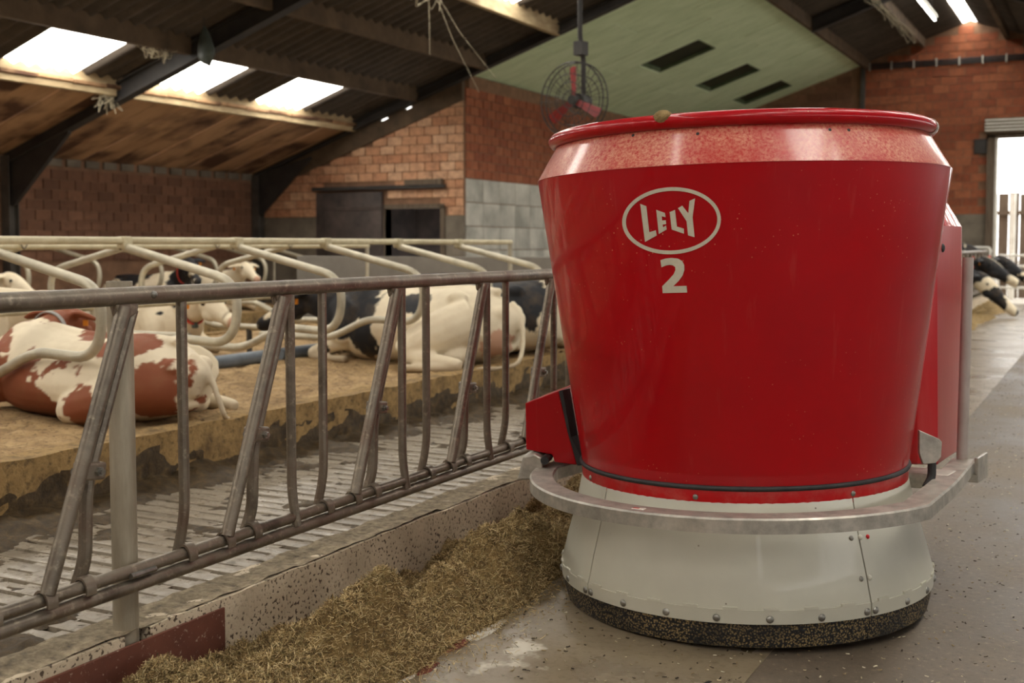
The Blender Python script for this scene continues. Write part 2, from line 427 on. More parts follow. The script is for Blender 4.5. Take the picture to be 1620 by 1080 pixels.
crv2 = [(x-.05, y, z) for x, y, z in crv]; m_ = len(crv)
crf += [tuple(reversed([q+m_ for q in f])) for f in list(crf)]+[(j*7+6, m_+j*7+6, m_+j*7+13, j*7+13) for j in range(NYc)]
tag(MB().add(crv+crv2, crf).build('manure_crust_shade', 'manure', bpy.data.objects['trim_1'], ang=60), kind='stuff')  # splashed manure, spread up the kerb face to paint in its shade too
struct(rough_bar('trim_2', 'bed_kerb', -9.34, -9.2, .4, 12.4, -.05, .335, .12, .012), 'dusty kerb at the back of the second stall row')
struct(rough_bar('trim_3', 'bed_kerb', -11.62, -11.5, 4, 16.6, -.05, .335, .2, .012), 'dusty kerb of the stall row along the brick wall')
# feed kerb with the notch for the fence post
kerb = struct(empty('trim_4', (0, 0, 0)), 'pitted concrete feed kerb under the fence')
rough_bar('kerb_block', 'kerb_concrete', -2.66, -2.50, 2.525, Y_FAR-.4, -.05, .226, .05, .006, kerb, 9)
rough_bar('kerb_block', 'kerb_concrete', -2.66, -2.50, -1, 2.425, -.05, .226, .05, .006, kerb, 9)
MB().bx(-2.66, -2.60, 2.41, 2.54, -.05, .222).build('notch_back', 'kerb_concrete', kerb)
def ktop(x, y): return .224+fbm(x, y, 10, 5.5, 4)*.010+.008
tag(heightfield('kerb_dirt', 'kerb_top_dirt', -2.655, -2.508, -.5, 12, .02, ktop, kerb, .2235), kind='stuff')

# walls --------------------------------------------------------------------------
BR = {}
def bricks(parent, m, P, u, up, nrm, u0, u1, z0, z1, L, H, ok, dep=.016):
    """running bond of single bricks on a plane through P"""
    key = (m, L, H)
    if key not in BR:
        BR[key] = MB().box((0, 0, 0), (L-.016, .05, H-.014)).mesh('brick', m, 0)
        BR[key, 'h'] = MB().box((0, 0, 0), (L/2-.016, .05, H-.014)).mesh('brick', m, 0)
    u = Vector(u); nrm = Vector(nrm); rotz = math.atan2(u.y, u.x); r = 0; z = z0+H/2
    while z < z1-H/2+1e-6:
        x = u0+(L/2 if r % 2 == 0 else L)-L/2
        if r % 2 == 1:
            if ok(u0+L/4, z): put('brick', BR[key, 'h'], parent, Vector(P)+u*(u0+L/4)+Vector((0, 0, z))+nrm*(dep-.025), (0, 0, rotz))
            x = u0+L/2
        while x+L <= u1+1e-3:
            c = x+L/2
            if ok(c, z): put('brick', BR[key], parent, Vector(P)+u*c+Vector((0, 0, z))+nrm*(dep-.025+random.uniform(-.003, .003)), (0, 0, rotz))
            x += L
        if u1-x > L/2-.02 and ok(x+L/4, z): put('brick', BR[key, 'h'], parent, Vector(P)+u*(x+L/4)+Vector((0, 0, z))+nrm*(dep-.025), (0, 0, rotz))
        r += 1; z += H
# left eave wall
wl = struct(MB().bx(-14.25, -14.0, -8, Y_GAB, -.1, 2.62).build('wall_left', 'mortar'), 'low soot-stained brick eave wall behind the stalls')
bricks(wl, 'brick_dull', (-14, 0, 0), (0, 1, 0), (0, 0, 1), (1, 0, 0), 11.7, 16.85, 1.1, 2.5, .30, .152, lambda u, z: True)
hb = MB().bx(-.02, .02, -.13, .13, -.055, .055).mesh('vent_block', 'plaster_grey', 0)
for k in range(14): put('vent_block', hb, wl, (-13.985, 12.0+k*.36, 2.57))
# gable wall with the doorway
wg = struct(empty('wall_back_left', (0, 0, 0)), 'pale brick gable wall with a dark sliding door')
MB().bx(-14.2, -11.22, Y_GAB, Y_GAB+.2, -.1, 1.84).bx(-10.10, -W_IN, Y_GAB, Y_GAB+.2, -.1, 1.84).build('plaster_base', 'plaster_grey', wg)
gtop = lambda w: 7.02-SL*w
MB().prism([(9.66, 1.84), (10.10, 1.84), (10.10, 2.0), (11.22, 2.0), (11.22, 1.84), (14.2, 1.84), (14.2, gtop(14.2)), (9.66, gtop(9.66))], (0, Y_GAB+.01, 0), (-1, 0, 0), (0, 0, 1), (0, .19, 0)).build('wall_core', 'mortar', wg, ang=0)
def gok(u, z):
    w = 14.0-u
    if z-.04 > gtop(w): return False
    if 11.15 < w < 12.66 and z < 2.42: return False
    if 10.0 < w < 11.3 and z < 2.10: return False
    return True
bricks(wg, 'brick_pale', (-14, Y_GAB, 0), (1, 0, 0), (0, 0, 1), (0, -1, 0), -.16, 14-9.659, 1.84, 3.8, .30, .15, gok)
fill = MB()
for a, b in ((14.2, 11.30), (11.12, 10.80), (10.64, 9.66)):
    fill.prism([(a, gtop(a)), (b, gtop(b)), (b, rz(b, .02)), (a, rz(a, .02))], (0, Y_GAB-.05, 0), (-1, 0, 0), (0, 0, 1), (0, .09, 0))
fill.prism([(11.4, gtop(11.4)), (10.5, gtop(10.5)), (10.5, gtop(10.5)+.27), (11.4, gtop(11.4)+.27)], (0, Y_GAB-.045, 0), (-1, 0, 0), (0, 0, 1), (0, .08, 0))
fill.build('gable_boarding', 'purlin_dark', wg, ang=0)
MB().bx(-11.28, -11.22, Y_GAB-.03, Y_GAB+.2, 0, 2.0).bx(-10.10, -10.02, Y_GAB-.03, Y_GAB+.2, 0, 2.0).bx(-11.28, -10.02, Y_GAB-.03, Y_GAB+.2, 1.97, 2.04).build('door_frame', 'wood_grey', wg)
MB().bx(-11.6, -9.8, Y_GAB+1.4, Y_GAB+1.5, 0, 2.4).bx(-11.6, -11.5, Y_GAB+.2, Y_GAB+1.5, 0, 2.4).bx(-9.9, -9.8, Y_GAB+.2, Y_GAB+1.5, 0, 2.4).bx(-11.6, -9.8, Y_GAB+.2, Y_GAB+1.5, 2.3, 2.4).build('lobby_wall', 'door_dark', wg)
d1 = struct(MB().bx(-12.62, -11.24, Y_GAB-.09, Y_GAB-.03, .05, 2.26).build('door_1', 'door_dark', bevel=.008), 'dark stained sliding door in the pale brick gable')
for k in range(4): MB().bx(-12.62+.02, -11.26, Y_GAB-.105, Y_GAB-.09, .3+k*.55, .36+k*.55).build('ledge', 'door_dark', d1)
tr = struct(MB().bx(-12.7, -9.98, Y_GAB-.11, Y_GAB-.04, 2.30, 2.36).build('trim_5', 'rafter_steel'), 'dark steel sliding door rail on the brick gable')
MB().bx(-10.75, -10.02, Y_GAB-.13, Y_GAB-.05, 2.36, 2.45).build('rail_cover', 'wood_grey', tr)
# inner long wall: brick above, white blocks below
wi = struct(MB().bx(-W_IN-.2, -W_IN, Y_GAB+.2, Y_FAR, -.1, rz(W_IN, -.02)).build('wall_inner', 'mortar'), 'long inner wall of dark brick above white blocks')
bricks(wi, 'brick_orange', (-W_IN, 0, 0), (0, 1, 0), (0, 0, 1), (1, 0, 0), Y_GAB+.05, 22.6, 2.46, 4.1, .30, .15, lambda u, z: True)
wb = MB().box((0, 0, 0), (.05, .588, .388)).mesh('white_block', 'white_block', 30, .006)
for j in range(6):
    for i in range(9): put('white_block', wb, wi, (-W_IN-.008, Y_GAB+.35+.6*i, .26+.4*j-.0))
# far gable with the big door
wf = struct(empty('wall_far', (0, 0, 0)), 'orange brick end wall with the big open door')
DL, DR, DH = -2.49, 1.55, 3.78
topf = lambda X: (rz(-X, .05) if X < -RIDGE else rz(X+2*RIDGE, .05))
MB().prism([(-W_IN, -.1), (DL, -.1), (DL, DH), (DR, DH), (DR, -.1), (8.1, -.1), (8.1, topf(8.1)), (-RIDGE, topf(-RIDGE)), (-W_IN, topf(-W_IN))], (0, Y_FAR, 0), (1, 0, 0), (0, 0, 1), (0, .25, 0)).build('wall_core', 'mortar', wf, ang=0)
MB().bx(-W_IN, DL, Y_FAR-.04, Y_FAR, 0, 2.05).build('plaster_base', 'plaster_grey', wf)
bricks(wf, 'brick_orange', (-5.42, Y_FAR, 0), (1, 0, 0), (0, 0, 1), (0, -1, 0), 0, 4.6, 2.05, 6.5, .345, .187,
       lambda u, z: z+.1 < topf(-5.42+u)-.06 and not (-5.42+u > DL-.24 and z < DH+.12))
bricks(wf, 'brick_dull', (-8.5, Y_FAR, 0), (1, 0, 0), (0, 0, 1), (0, -1, 0), 0, 2.9, 3.7, 5.6, .345, .187, lambda u, z: z+.1 < topf(-8.5+u)-.06)
struct(MB().bx(DL-.17, DL, Y_FAR-.10, Y_FAR+.3, 0, DH+.05).bx(DR, DR+.17, Y_FAR-.10, Y_FAR+.3, 0, DH+.05).bx(DL-.17, DR+.17, Y_FAR-.10, Y_FAR+.3, DH, DH+.12).build('trim_6', 'wood_grey', ang=0), 'weathered timber frame around the big open door')
struct(MB().bx(DL-.02, DL+.05, Y_FAR-.04, Y_FAR+.2, 0, DH).build('trim_7', 'white_paint', ang=0), 'narrow white door edge beside the dark timber frame')
o = struct(MB().bx(DL-.22, DR+.2, Y_FAR-.32, Y_FAR-.05, DH+.10, DH+.42).build('trim_8', 'wood_grey', bevel=.02), 'pale grey roller box above the big open door')
for k in range(4): MB().bx(DL-.2, DR+.18, Y_FAR-.335, Y_FAR-.32, DH+.13+k*.075, DH+.165+k*.075).build('slat', 'white_paint', o, ang=0)
# walls out of the picture: low right wall under an open side, end wall behind with a wide open door
struct(MB().bx(8, 8.2, -8, Y_FAR+.2, -.1, 1.9).build('wall_right', 'plaster_grey'), 'low wall under the open right side of the barn')
struct(MB().prism([(-14.2, -.1), (8.1, -.1), (8.1, topf(8.1)), (-RIDGE, topf(-RIDGE)), (-14.2, topf(-14.2))], (0, -8, 0), (1, 0, 0), (0, 0, 1), (0, -.2, 0)).build('wall_behind', 'brick_dull', ang=0), 'closed brick end wall behind the camera')

# roof -----------------------------------------------------------------------------
roof = struct(empty('ceiling', (0, 0, 0)), 'dark corrugated roof on concrete purlins and steel rafters')
PUR = [11.8, 10.5, 9.2, 7.9, 6.6, 5.35, 4.1]
def sheet_mesh(name, m, dw, wd, lap=.10, corr=.225, amp=.036, th=.008):
    nc = max(1, round(wd/corr)); n = nc*8; vs = []; fs = []
    for t in (0, th):
        for i, dx in enumerate((-lap, dw)):
            for k in range(n+1):
                y = wd*k/n; vs.append((dx, y, SL*dx+amp*math.cos(2*math.pi*nc*k/n)+t))
    N = n+1
    for k in range(n):
        fs += [(k, k+1, N+k+1, N+k), (2*N+k, 3*N+k, 3*N+k+1, 2*N+k+1), (k, 2*N+k, 2*N+k+1, k+1), (N+k, N+k+1, 3*N+k+1, 3*N+k)]
    fs += [(0, N, 3*N, 2*N), (n, 2*N+n, 3*N+n, N+n)]
    me = bpy.data.meshes.new(name); me.from_pydata(vs, [], fs); me.materials.append(MATS[m]); me.shade_smooth(); me.set_sharp_from_angle(angle=R(50)); return me
SW = 1.135
edges = PUR+[RIDGE+.16]
for i in range(len(edges)-1):
    dw = edges[i]-edges[i+1]
    ms = sheet_mesh('roof_sheet', 'fibre_cement', dw, SW); mk = sheet_mesh('skylight', 'skylight_sheet', dw, SW) if i in (0, 3) else None
    for k in range(-15, 17):
        y = 9.70+SW*k
        if y > Y_GAB-.1 and i < 5: continue
        if y+SW > Y_FAR+.9: continue
        me = mk if (mk and k % 2 == 0 and k != 6) else ms
        put('skylight' if me is mk else 'roof_sheet', me, roof, (-edges[i], y, rz(edges[i], .06)))
redges = [14.2, 11.8, 10.5, 9.2, 7.9, 6.6, 4.1, RIDGE+.16]
for i in range(len(redges)-1):
    dw = redges[i]-redges[i+1]; sky = i in (3, 4)
    ms = sheet_mesh('roof_sheet', 'fibre_cement', dw, SW*2 if not sky else SW)
    mk = sheet_mesh('skylight', 'skylight_sheet', dw, SW) if sky else None
    st = 1 if sky else 2
    for k in range(-15, 17, st):
        y = 9.70+SW*k; me = mk if (mk and k % 2 == 0 and (i == 4 or y > 15)) else ms  # far-bay lower row: unseen glowing sheets added to brighten the green ceiling
        put('skylight' if me is mk else 'roof_sheet', me, roof, (redges[i]-2*RIDGE, y, rz(redges[i], .06)), scale=(-1, 1, 1))
# brown boards of the lowest bay
y = -8.0; n_b = 0
while y < Y_GAB:
    slope_box(MB(), 14.3, 11.72, y+.006, min(y+.55, Y_GAB)-.006, -.10+.01*(n_b % 2), -.06+.01*(n_b % 2)).build('ceiling_board', 'board_brown', roof, ang=0)
    y += .55; n_b += 1
for w in PUR:
    dark = w < 7
    y1 = Y_FAR if w < 5.5 else Y_GAB
    seg = [-8, .6, 6.05, 11.5, Y_GAB-.05]+([22.9, Y_FAR] if w < 5.5 else [])
    for a, b in zip(seg[:-1], seg[1:]):
        pm = MB(); pm.add([(-w+dx, yy, rz(w, dz)) for yy in (a+.05, b-.05) for dx, dz in ((-.045, -.165), (.045, -.165), (.045, .095), (-.045, .095))],
                          [(0, 1, 2, 3), (7, 6, 5, 4), (0, 4, 5, 1), (1, 5, 6, 2), (2, 6, 7, 3), (3, 7, 4, 0)])
        pm.build('purlin', 'purlin_cream' if w in (11.8, 7.9) else 'purlin_dark', roof, ang=0, bevel=.008)  # purlins between the cream pair: shade painted in as a darker tone
for w in (12.6, 11.4, 10.1, 8.8, 7.5, 6.2, 4.9, 3.9):
    MB().bx(w-2*RIDGE-.045, w-2*RIDGE+.045, -8, Y_FAR, rz(w, -.17), rz(w, .0)).build('purlin', 'purlin_dark', roof, ang=0)
MB().add([(-RIDGE+dx, yy, rz(RIDGE)+dz) for yy in (-8.3, Y_FAR+.4) for dx, dz in ((-.42, .0), (0, .14), (.42, .0), (.42, .03), (0, .18), (-.42, .03))], [(0, 6, 7, 1), (1, 7, 8, 2), (3, 9, 10, 4), (4, 10, 11, 5), (5, 11, 6, 0), (2, 8, 9, 3), (0, 1, 2, 3, 4, 5), (11, 10, 9, 8, 7, 6)]).build('ridge_light', 'skylight_sheet', roof, ang=0)
def rafter(y, w0, w1, right=False, d=-.26):
    mb = MB(); slope_box(mb, w0, w1, y-.075, y+.075, d, d+.02, right); slope_box(mb, w0, w1, y-.075, y+.075, -.02, 0, right); slope_box(mb, w0, w1, y-.008, y+.008, d, 0, right)
    return mb.build('rafter', 'rafter_steel', roof, ang=0)
for y in (.6, 6.05, 11.5): rafter(y, 14.0, RIDGE)
rafter(Y_GAB-.12, 14.0, RIDGE, d=-.16)
for y in (22.9,): rafter(y, 5.3, RIDGE)
for y in (.6, 6.05, 11.5, 17, 22.9): rafter(y, 14.1, RIDGE, True)
for y in (.6, 6.05, 11.5, Y_GAB-.12):
    c = struct(MB().bx(-13.98, -13.82, y-.085, y-.07, 0, 2.6).bx(-13.98, -13.82, y+.07, y+.085, 0, 2.6).bx(-13.91, -13.89, y-.07, y+.07, 0, 2.6).build('trim_9', 'column_steel', ang=0), 'grey steel column against the eave wall carrying a rafter')
    MB().prism([(13.8, 1.9), (13.98, 1.9), (13.98, 2.6), (12.7, rz(12.7, -.26)), (12.7, rz(12.7, -.30))], (0, y-.03, 0), (-1, 0, 0), (0, 0, 1), (0, .06, 0)).build('knee_brace', 'rafter_steel', c, ang=0)
# green insulated ceiling over the far bay
gc = struct(empty('ceiling_far_bay', (0, 0, 0)), 'pale green sloping panel ceiling with three dark rooflights')
cuts = [17.05, 18.1, 19.1, 20.05, 21.0, 22.1, 23.15, 24.2, 25.3, 26.15, 27.0, 28.1, 28.88]
def gpanel(w0, w1, a, b, j):
    slope_box(MB(), w0-.006, w1+.006, a+.007, b-.007, -.0+.006*(j % 3), .05).build('ceiling_panel', 'green_panel', gc, ang=0)
for j in range(12):
    a, b = cuts[j], cuts[j+1]
    if j in (4, 7, 10):
        gpanel(9.9, 8.1, a, b, j); gpanel(6.95, 5.40, a, b, j+1)
        slope_box(MB(), 8.1, 6.95, a, b, .075, .10).build('rooflight_pane', 'dark_glass', gc, ang=0)
        fr = MB(); slope_box(fr, 8.1, 8.06, a, b, .02, .09); slope_box(fr, 6.99, 6.95, a, b, .02, .09); slope_box(fr, 8.1, 6.95, a, a+.04, .02, .09); slope_box(fr, 8.1, 6.95, b-.04, b, .02, .09)
        fr.build('rooflight_frame', 'green_frame', gc, ang=0)
    else:
        s = (8.5, 7.4, 6.4)[j % 3]; gpanel(9.9, s, a, b, j); gpanel(s, 5.40, a, b, j+1)
slope_box(MB(), 10.0, 5.3, 17.0, 29.0, .2, .24).build('backing', 'purlin_dark', gc, ang=0)
slope_box(MB(), 5.44, 5.32, 17.05, 28.88, -.10, .12).build('edge_beam', 'purlin_dark', gc, ang=0)

# low concrete partition at the end of the stalls
struct(MB().bx(-9.75, -4.4, 12.62, 12.77, 0, 1.20).build('wall_partition', 'partition_concrete', bevel=.01), 'low grey concrete partition closing the stall rows')
# ------------------------------------------------------------------ feeding robot
RC = np.array([-1.246, 4.368]); RYAW = R(-7.9); LEAN = R(1.4)       # the lane falls a little towards the kerb
robot = empty('feeding_robot', (RC[0], RC[1], .0), RYAW)
robot.rotation_euler = (0, -LEAN, RYAW); ZS = .995; robot.scale = (.992, .992, ZS)
tag(robot, 'large red feeding robot with cream skirt standing beside the feed fence', 'feeding robot')
TANK = [(.613, .535), (.768, 1.615)]; COLLAR = [(.768, 1.615), (.694, 1.738)]; SKIRT = [(.700, .150), (.676, .245), (.640, .37), (.608, .52)]; BAND = [(.697, .10), (.700, .150)]; LOW = [(.615, .468), (.615, .535)]
_c, _s = math.cos(-RYAW), math.sin(-RYAW)
def hit(x, y, prof):
    """point of the robot surface (its own frame) seen at a picture position; (angle, z, r)"""
    x += math.tan(LEAN)*(EYE-(y-387)/FPX*3.9)*475; d = ray(x, y); best = None
    for (r0, z0), (r1, z1) in zip(prof[:-1], prof[1:]):
        k = (r1-r0)/(z1-z0); ox, oy = -RC; A0 = r0+k*(EYE/.995-z0); B0 = k*d[2]/.995
        a = d[0]**2+d[1]**2-B0**2; b = 2*(ox*d[0]+oy*d[1]-A0*B0); c = ox*ox+oy*oy-A0*A0; D = b*b-4*a*c
        if D < 0: continue
        for t in ((-b-D**.5)/(2*a), (-b+D**.5)/(2*a)):
            z = (EYE+t*d[2])/.995
            if t > 0 and min(z0, z1)-.004 <= z <= max(z0, z1)+.004 and (best is None or t < best[0]): best = (t, ox+t*d[0], oy+t*d[1], z)
    if best is None: return None
    t, wx, wy, z = best; lx, ly = _c*wx-_s*wy, _s*wx+_c*wy
    return math.atan2(lx, -ly), z, math.hypot(lx, ly)
def prof_r(prof, z):
    for (r0, z0), (r1, z1) in zip(prof[:-1], prof[1:]):
        if z0-1e-6 <= z <= z1+1e-6 or z1-1e-6 <= z <= z0+1e-6: return r0+(r1-r0)*(z-z0)/(z1-z0)
    return prof[0][0] if abs(z-prof[0][1]) < abs(z-prof[-1][1]) else prof[-1][0]
def spt(prof, a, z, off=0.0):
    r = prof_r(prof, z)+off; return Vector((r*math.sin(a), -r*math.cos(a), z))
# tank shell with thickness, open on top
MB().rev([(.615, .535), (.768, 1.615), (.753, 1.618), (.597, .55)], 128, closed=True).build('tank', 'red_paint', robot, ang=30)
MB().rev([(0, .60), (.60, .60), (.60, .57), (0, .57)], 48).build('tank_floor', 'galvanized', robot)
A_SEAM = R(100)
MB().rev([(.7695, 1.612), (.692, 1.745), (.680, 1.745), (.754, 1.612)], 100, -A_SEAM, A_SEAM-.0, closed=True).build('tank_collar', 'dusty_red_paint', robot, ang=30)
MB().rev([(.767, 1.612), (.690, 1.745), (.680, 1.745), (.754, 1.612)], 80, A_SEAM+.006, 2*math.pi-A_SEAM-.006, closed=True).build('tank_collar', 'housing_red_paint', robot, ang=30)
rim = [(.698+.026*math.cos(t), 1.762+.025*math.sin(t)) for t in np.linspace(0, 2*math.pi, 14, endpoint=False)]
MB().rev(rim, 120, -A_SEAM, A_SEAM, closed=True).build('rim', 'red_paint', robot, ang=50)
MB().rev(rim, 80, A_SEAM+.012, 2*math.pi-A_SEAM-.012, closed=True).build('rim', 'red_paint', robot, ang=50)
rim2 = [(.698+.029*math.cos(t), 1.762+.028*math.sin(t)) for t in np.linspace(0, 2*math.pi, 14, endpoint=False)]
MB().rev(rim2, 6, A_SEAM-.03, A_SEAM+.04, closed=True).build('rim_joint', 'galvanized', robot, ang=50)
MB().rev([(.615, .468), (.618, .53), (.58, .53), (.58, .468)], 96, closed=True).build('lower_band', 'red_band_paint', robot, ang=30)
MB().rev([(.617+.009*math.cos(t), .533+.009*math.sin(t)) for t in np.linspace(0, 2*math.pi, 8, endpoint=False)], 110, closed=True).build('rubber_seal', 'black_rubber', robot, ang=60)
# edge strip of the front tank shell at the right
def strip(name, m, prof, a0, a1, z0, z1, off, n=10, rows=4):
    mb = MB(); vs = []; fs = []
    for j in range(rows+1):
        z = z0+(z1-z0)*j/rows
        for i in range(n+1): vs.append(spt(prof, a0+(a1-a0)*i/n, z, off))
    for j in range(rows):
        for i in range(n): k = j*(n+1)+i; fs.append((k, k+1, k+n+2, k+n+1))
    m0 = len(vs)
    vs += [v-Vector((math.sin(a0), -math.cos(a0), 0))*(off+.002) for v in list(vs)]
    fs += [tuple(reversed([q+m0 for q in f])) for f in list(fs)]
    return mb.add(vs, fs).build(name, m, robot, ang=40)
strip('shell_edge', 'red_band_paint', TANK, A_SEAM-.012, A_SEAM+.004, .56, 1.61, .006, 2, 2)
# skirt: four panels with a seam between them
seamR = hit(1370, 905, SKIRT+[]) ; seamR = seamR[0] if seamR else R(57)
seamL = hit(928, 925, [(.697, .06), (.700, .150)]) ; seamL = seamL[0] if seamL else R(-33)
print('seams', math.degrees(seamR), math.degrees(seamL))
seams = [seamL, seamR, seamR+R(100), seamL+R(270)]
seams[3] = seams[0]+2*math.pi-R(85)
for i in range(4):
    a0 = seams[i]+.004; a1 = (seams[(i+1) % 4]+(2*math.pi if i == 3 else 0))-.004; n = max(12, int((a1-a0)*20))
    pr = BAND[:1]+SKIRT
    sp = MB().rev(pr+[(r-.012, z) for r, z in reversed(pr)], n, a0, a1, closed=True).build('skirt_panel', 'skirt_cream', robot, ang=30)
    MB().rev([(.7015, .100), (.7035, .147), (.697, .148), (.694, .1)], n, a0+.001, a1-.001, closed=True).build('skirt_band', 'skirt_cream', sp, ang=30)
    MB().rev([(.680, .016), (.691, .06), (.693, .104), (.67, .104), (.66, .016)], n, a0-.002, a1+.002, closed=True).build('rubber_flap', 'studded_rubber', sp, ang=30)
    k = a0+.075
    while k < a1-.05:                                             # folded tabs along the band
        if abs(k-a0) > .05:
            t = spt(SKIRT, k, .152, .0025); e = Vector((math.cos(k), math.sin(k), 0)); q = Matrix.Rotation(k, 3, 'Z')
            MB().box(t, (.05, .007, .009), q).build('tab', 'skirt_cream', sp, ang=0)
        k += .19
    nb = max(2, round((a1-a0)/.25)); 
    for j in range(nb+1):                                         # domed bolts low on the band
        k = a0+.022+(a1-a0-.044)*j/nb; p = spt(BAND, k, .118, .003); MBb = MB().ball((0, 0, 0), .0135, 10, (1, 1, .7), 0.0)
        o = MBb.build('bolt', 'steel_bolt', sp, p, (math.pi/2, 0, k), ang=60)
for (x, y, m, rr) in ((1348, 858, 'steel_bolt', .009), (1362, 857, 'skirt_cream', .010), (1374, 856, 'red_plastic', .008), (1364, 923, 'steel_bolt', .009), (1377, 921, 'skirt_cream', .010)):
    h = hit(x, y, SKIRT)
    if h: MB().ball((0, 0, 0), rr, 10, (1, 1, .6), 0.0).build('screw', m, robot, spt(SKIRT, h[0], h[1], .001), (math.pi/2-.3, 0, h[0]), ang=60)
for (x, y) in ((1099, 776), (1350, 776), (931, 736)):
    h = hit(x, y, LOW)
    if h: MB().ball((0, 0, 0), .010, 10, (1, 1, .6), 0.0).build('bolt', 'steel_bolt', robot, spt(LOW, h[0], .50, .003), (math.pi/2, 0, h[0]), ang=60)
for (x, y) in ((998, 212), (1102, 212), (1314, 210), (1344, 211)):
    h = hit(x, y, COLLAR)
    if h: MB().ball((0, 0, 0), .006, 8, (1, 1, .3), 0.0).build('hole_plug', 'black_rubber', robot, spt(COLLAR, h[0], h[1], .002), (math.pi/2-.35, 0, h[0]), ang=60)
# inner drum below
MB().rev([(.53, .04), (.56, .46)], 48).build('inner_drum', 'black_rubber', robot)
# bumper: flat galvanized bar, arc in front, straight sides
RB = .780
path = [(-.735, .74), (-.74, .2)]+[(RB*math.sin(a), -RB*math.cos(a)) for a in np.linspace(R(-72), R(72), 41)]+[(.715, .2), (.655, .72)]
pts = fillet([(x, y, 0) for x, y in path[:2]+path[2:3]], .15)[:-1]+[Vector((x, y, 0)) for x, y in path[2:43]]+fillet([(x, y, 0) for x, y in path[42:]], .1)[1:]
bm_ = MB(); vs = []; n = len(pts)
for i, p in enumerate(pts):
    t = (pts[min(i+1, n-1)]-pts[max(i-1, 0)]).normalized(); w = Vector((t.y, -t.x, 0))
    for a, b in ((-.052, .428), (.042, .428), (.042, .472), (.036, .478), (-.046, .478), (-.052, .472)): vs.append((p.x+w.x*a, p.y+w.y*a, b))
fs = [tuple(i*6+k if q == 0 else i*6+(k+1) % 6 if q == 1 else (i+1)*6+(k+1) % 6 if q == 2 else (i+1)*6+k for q in range(4)) for i in range(n-1) for k in range(6)]
fs += [tuple(range(6)), tuple((n-1)*6+k for k in range(5, -1, -1))]
bumper = bm_.add(vs, fs).build('bumper', 'galvanized', robot, ang=40)
MB().box((-.02, -RB, .4785), (.045, .02, .002)).build('sticker', 'sticker_white', bumper, ang=0)
MB().box((-.03, -RB, .4797), (.022, .012, .001)).build('sticker_print', 'red_plastic', bumper, ang=0)
for sx in (-1, 1):
    MB().bx(sx*.60-.10, sx*.60+.10, .30, .42, .42, .48).build('bumper_arm', 'galvanized', bumper, bevel=.006)
# left bracket and red side box (frame of the picture's near left)
def loc_pt(lat, tow, z):                         # lateral / towards-camera offsets from the robot axis -> robot frame
    v = np.array([1.225, -4.44]); v = v/np.linalg.norm(v); r_ = np.array([-v[1], v[0]]); wv = r_*lat+v*tow
    return Vector((_c*wv[0]-_s*wv[1], _s*wv[0]+_c*wv[1], z))
def hexa(name, m, front, back_off, parent, bevel=.004):
    """front: list of (lat, z) outline at depth tow; extruded away from the viewer"""
    tow, outl = front; n = len(outl); mb = MB()
    vs = [loc_pt(a, tow, z) for a, z in outl]+[loc_pt(a+back_off[0], tow-back_off[1], z+back_off[2]) for a, z in outl]
    return mb.add(vs, [tuple(range(n)), tuple(range(2*n-1, n-1, -1))]+[(i, i+n, (i+1) % n+n, (i+1) % n) for i in range(n)]).build(name, m, parent, ang=0, bevel=bevel)
sb = hexa('side_box', 'red_paint', (-.06, [(-.862, .545), (-.862, .735), (-.725, .785), (-.655, .485), (-.745, .495), (-.755, .525)]), (.03, .34, 0), robot)
hexa('side_seal', 'black_rubber', (-.055, [(-.722, .785), (-.705, .79), (-.675, .60), (-.625, .50), (-.632, .485), (-.652, .483), (-.69, .62)]), (.02, .06, 0), sb, .002)
hexa('bumper_bracket', 'galvanized', (-.02, [(-.895, .425), (-.868, .525), (-.82, .535), (-.79, .52), (-.785, .43)]), (.0, .12, 0), bumper, .008)
p = loc_pt(-.775, -.0, .512); MB().sweep([p+Vector((0, 0, 0)), loc_pt(-.775, -.10, .512)], .017, 14).build('bumper_pivot', 'black_rubber', bumper)
# red housing at the rear
prof = [(-.62, .46), (-.62, 1.40), (-.58, 1.50), (.58, 1.50), (.62, 1.42), (.655, 1.38), (.655, .50), (.60, .46)]
hb_ = MB(); ch = .07
outline = [(-.55, .56), (-.55, 1.10), (-.46, 1.2), (.44, 1.2), (.55, 1.10), (.575, .98), (.575, .62), (.53, .50)]
vs = [(x, y, .455+.02*(i % 2)) for i, (x, y) in enumerate(outline)]
vs += [(x, y, 1.42) for x, y in outline]+[(x*.90, .55+(y-.55)*.94, 1.53) for x, y in outline]
n = 8; fs = [tuple(range(n-1, -1, -1)), tuple(range(2*n, 3*n))]+[(l*n+i, l*n+(i+1) % n, (l+1)*n+(i+1) % n, (l+1)*n+i) for l in range(2) for i in range(n)]
hs = hb_.add(vs, fs).build('rear_housing', 'housing_red_paint', robot, ang=20, bevel=.012)
MB().ball((0, 0, 0), .018, 10, (1, 1, .5), 0.0).build('housing_plug', 'black_rubber', hs, (.575, .70, 1.33), (0, math.pi/2, 0))
# sensor bracket low at the right and its lever
br = MB().prism([(0, 0), (.0, .10), (.10, .06), (.115, .045), (.11, -.02), (.085, -.045), (.02, -.05)], (.615, .20, .575), (.6, .44, 0), (0, 0, .85), (.012, -.016, 0)).build('side_bracket', 'galvanized', robot, ang=0, bevel=.003)
MB().ball((.660, .223, .60), .010, 8).build('bolt', 'steel_bolt', br, ang=60)
MB().sweep(fillet([(.66, .23, .55), (.66, .225, .48), (.65, .19, .45)], .03), .016, 10).build('lever', 'black_rubber', br)
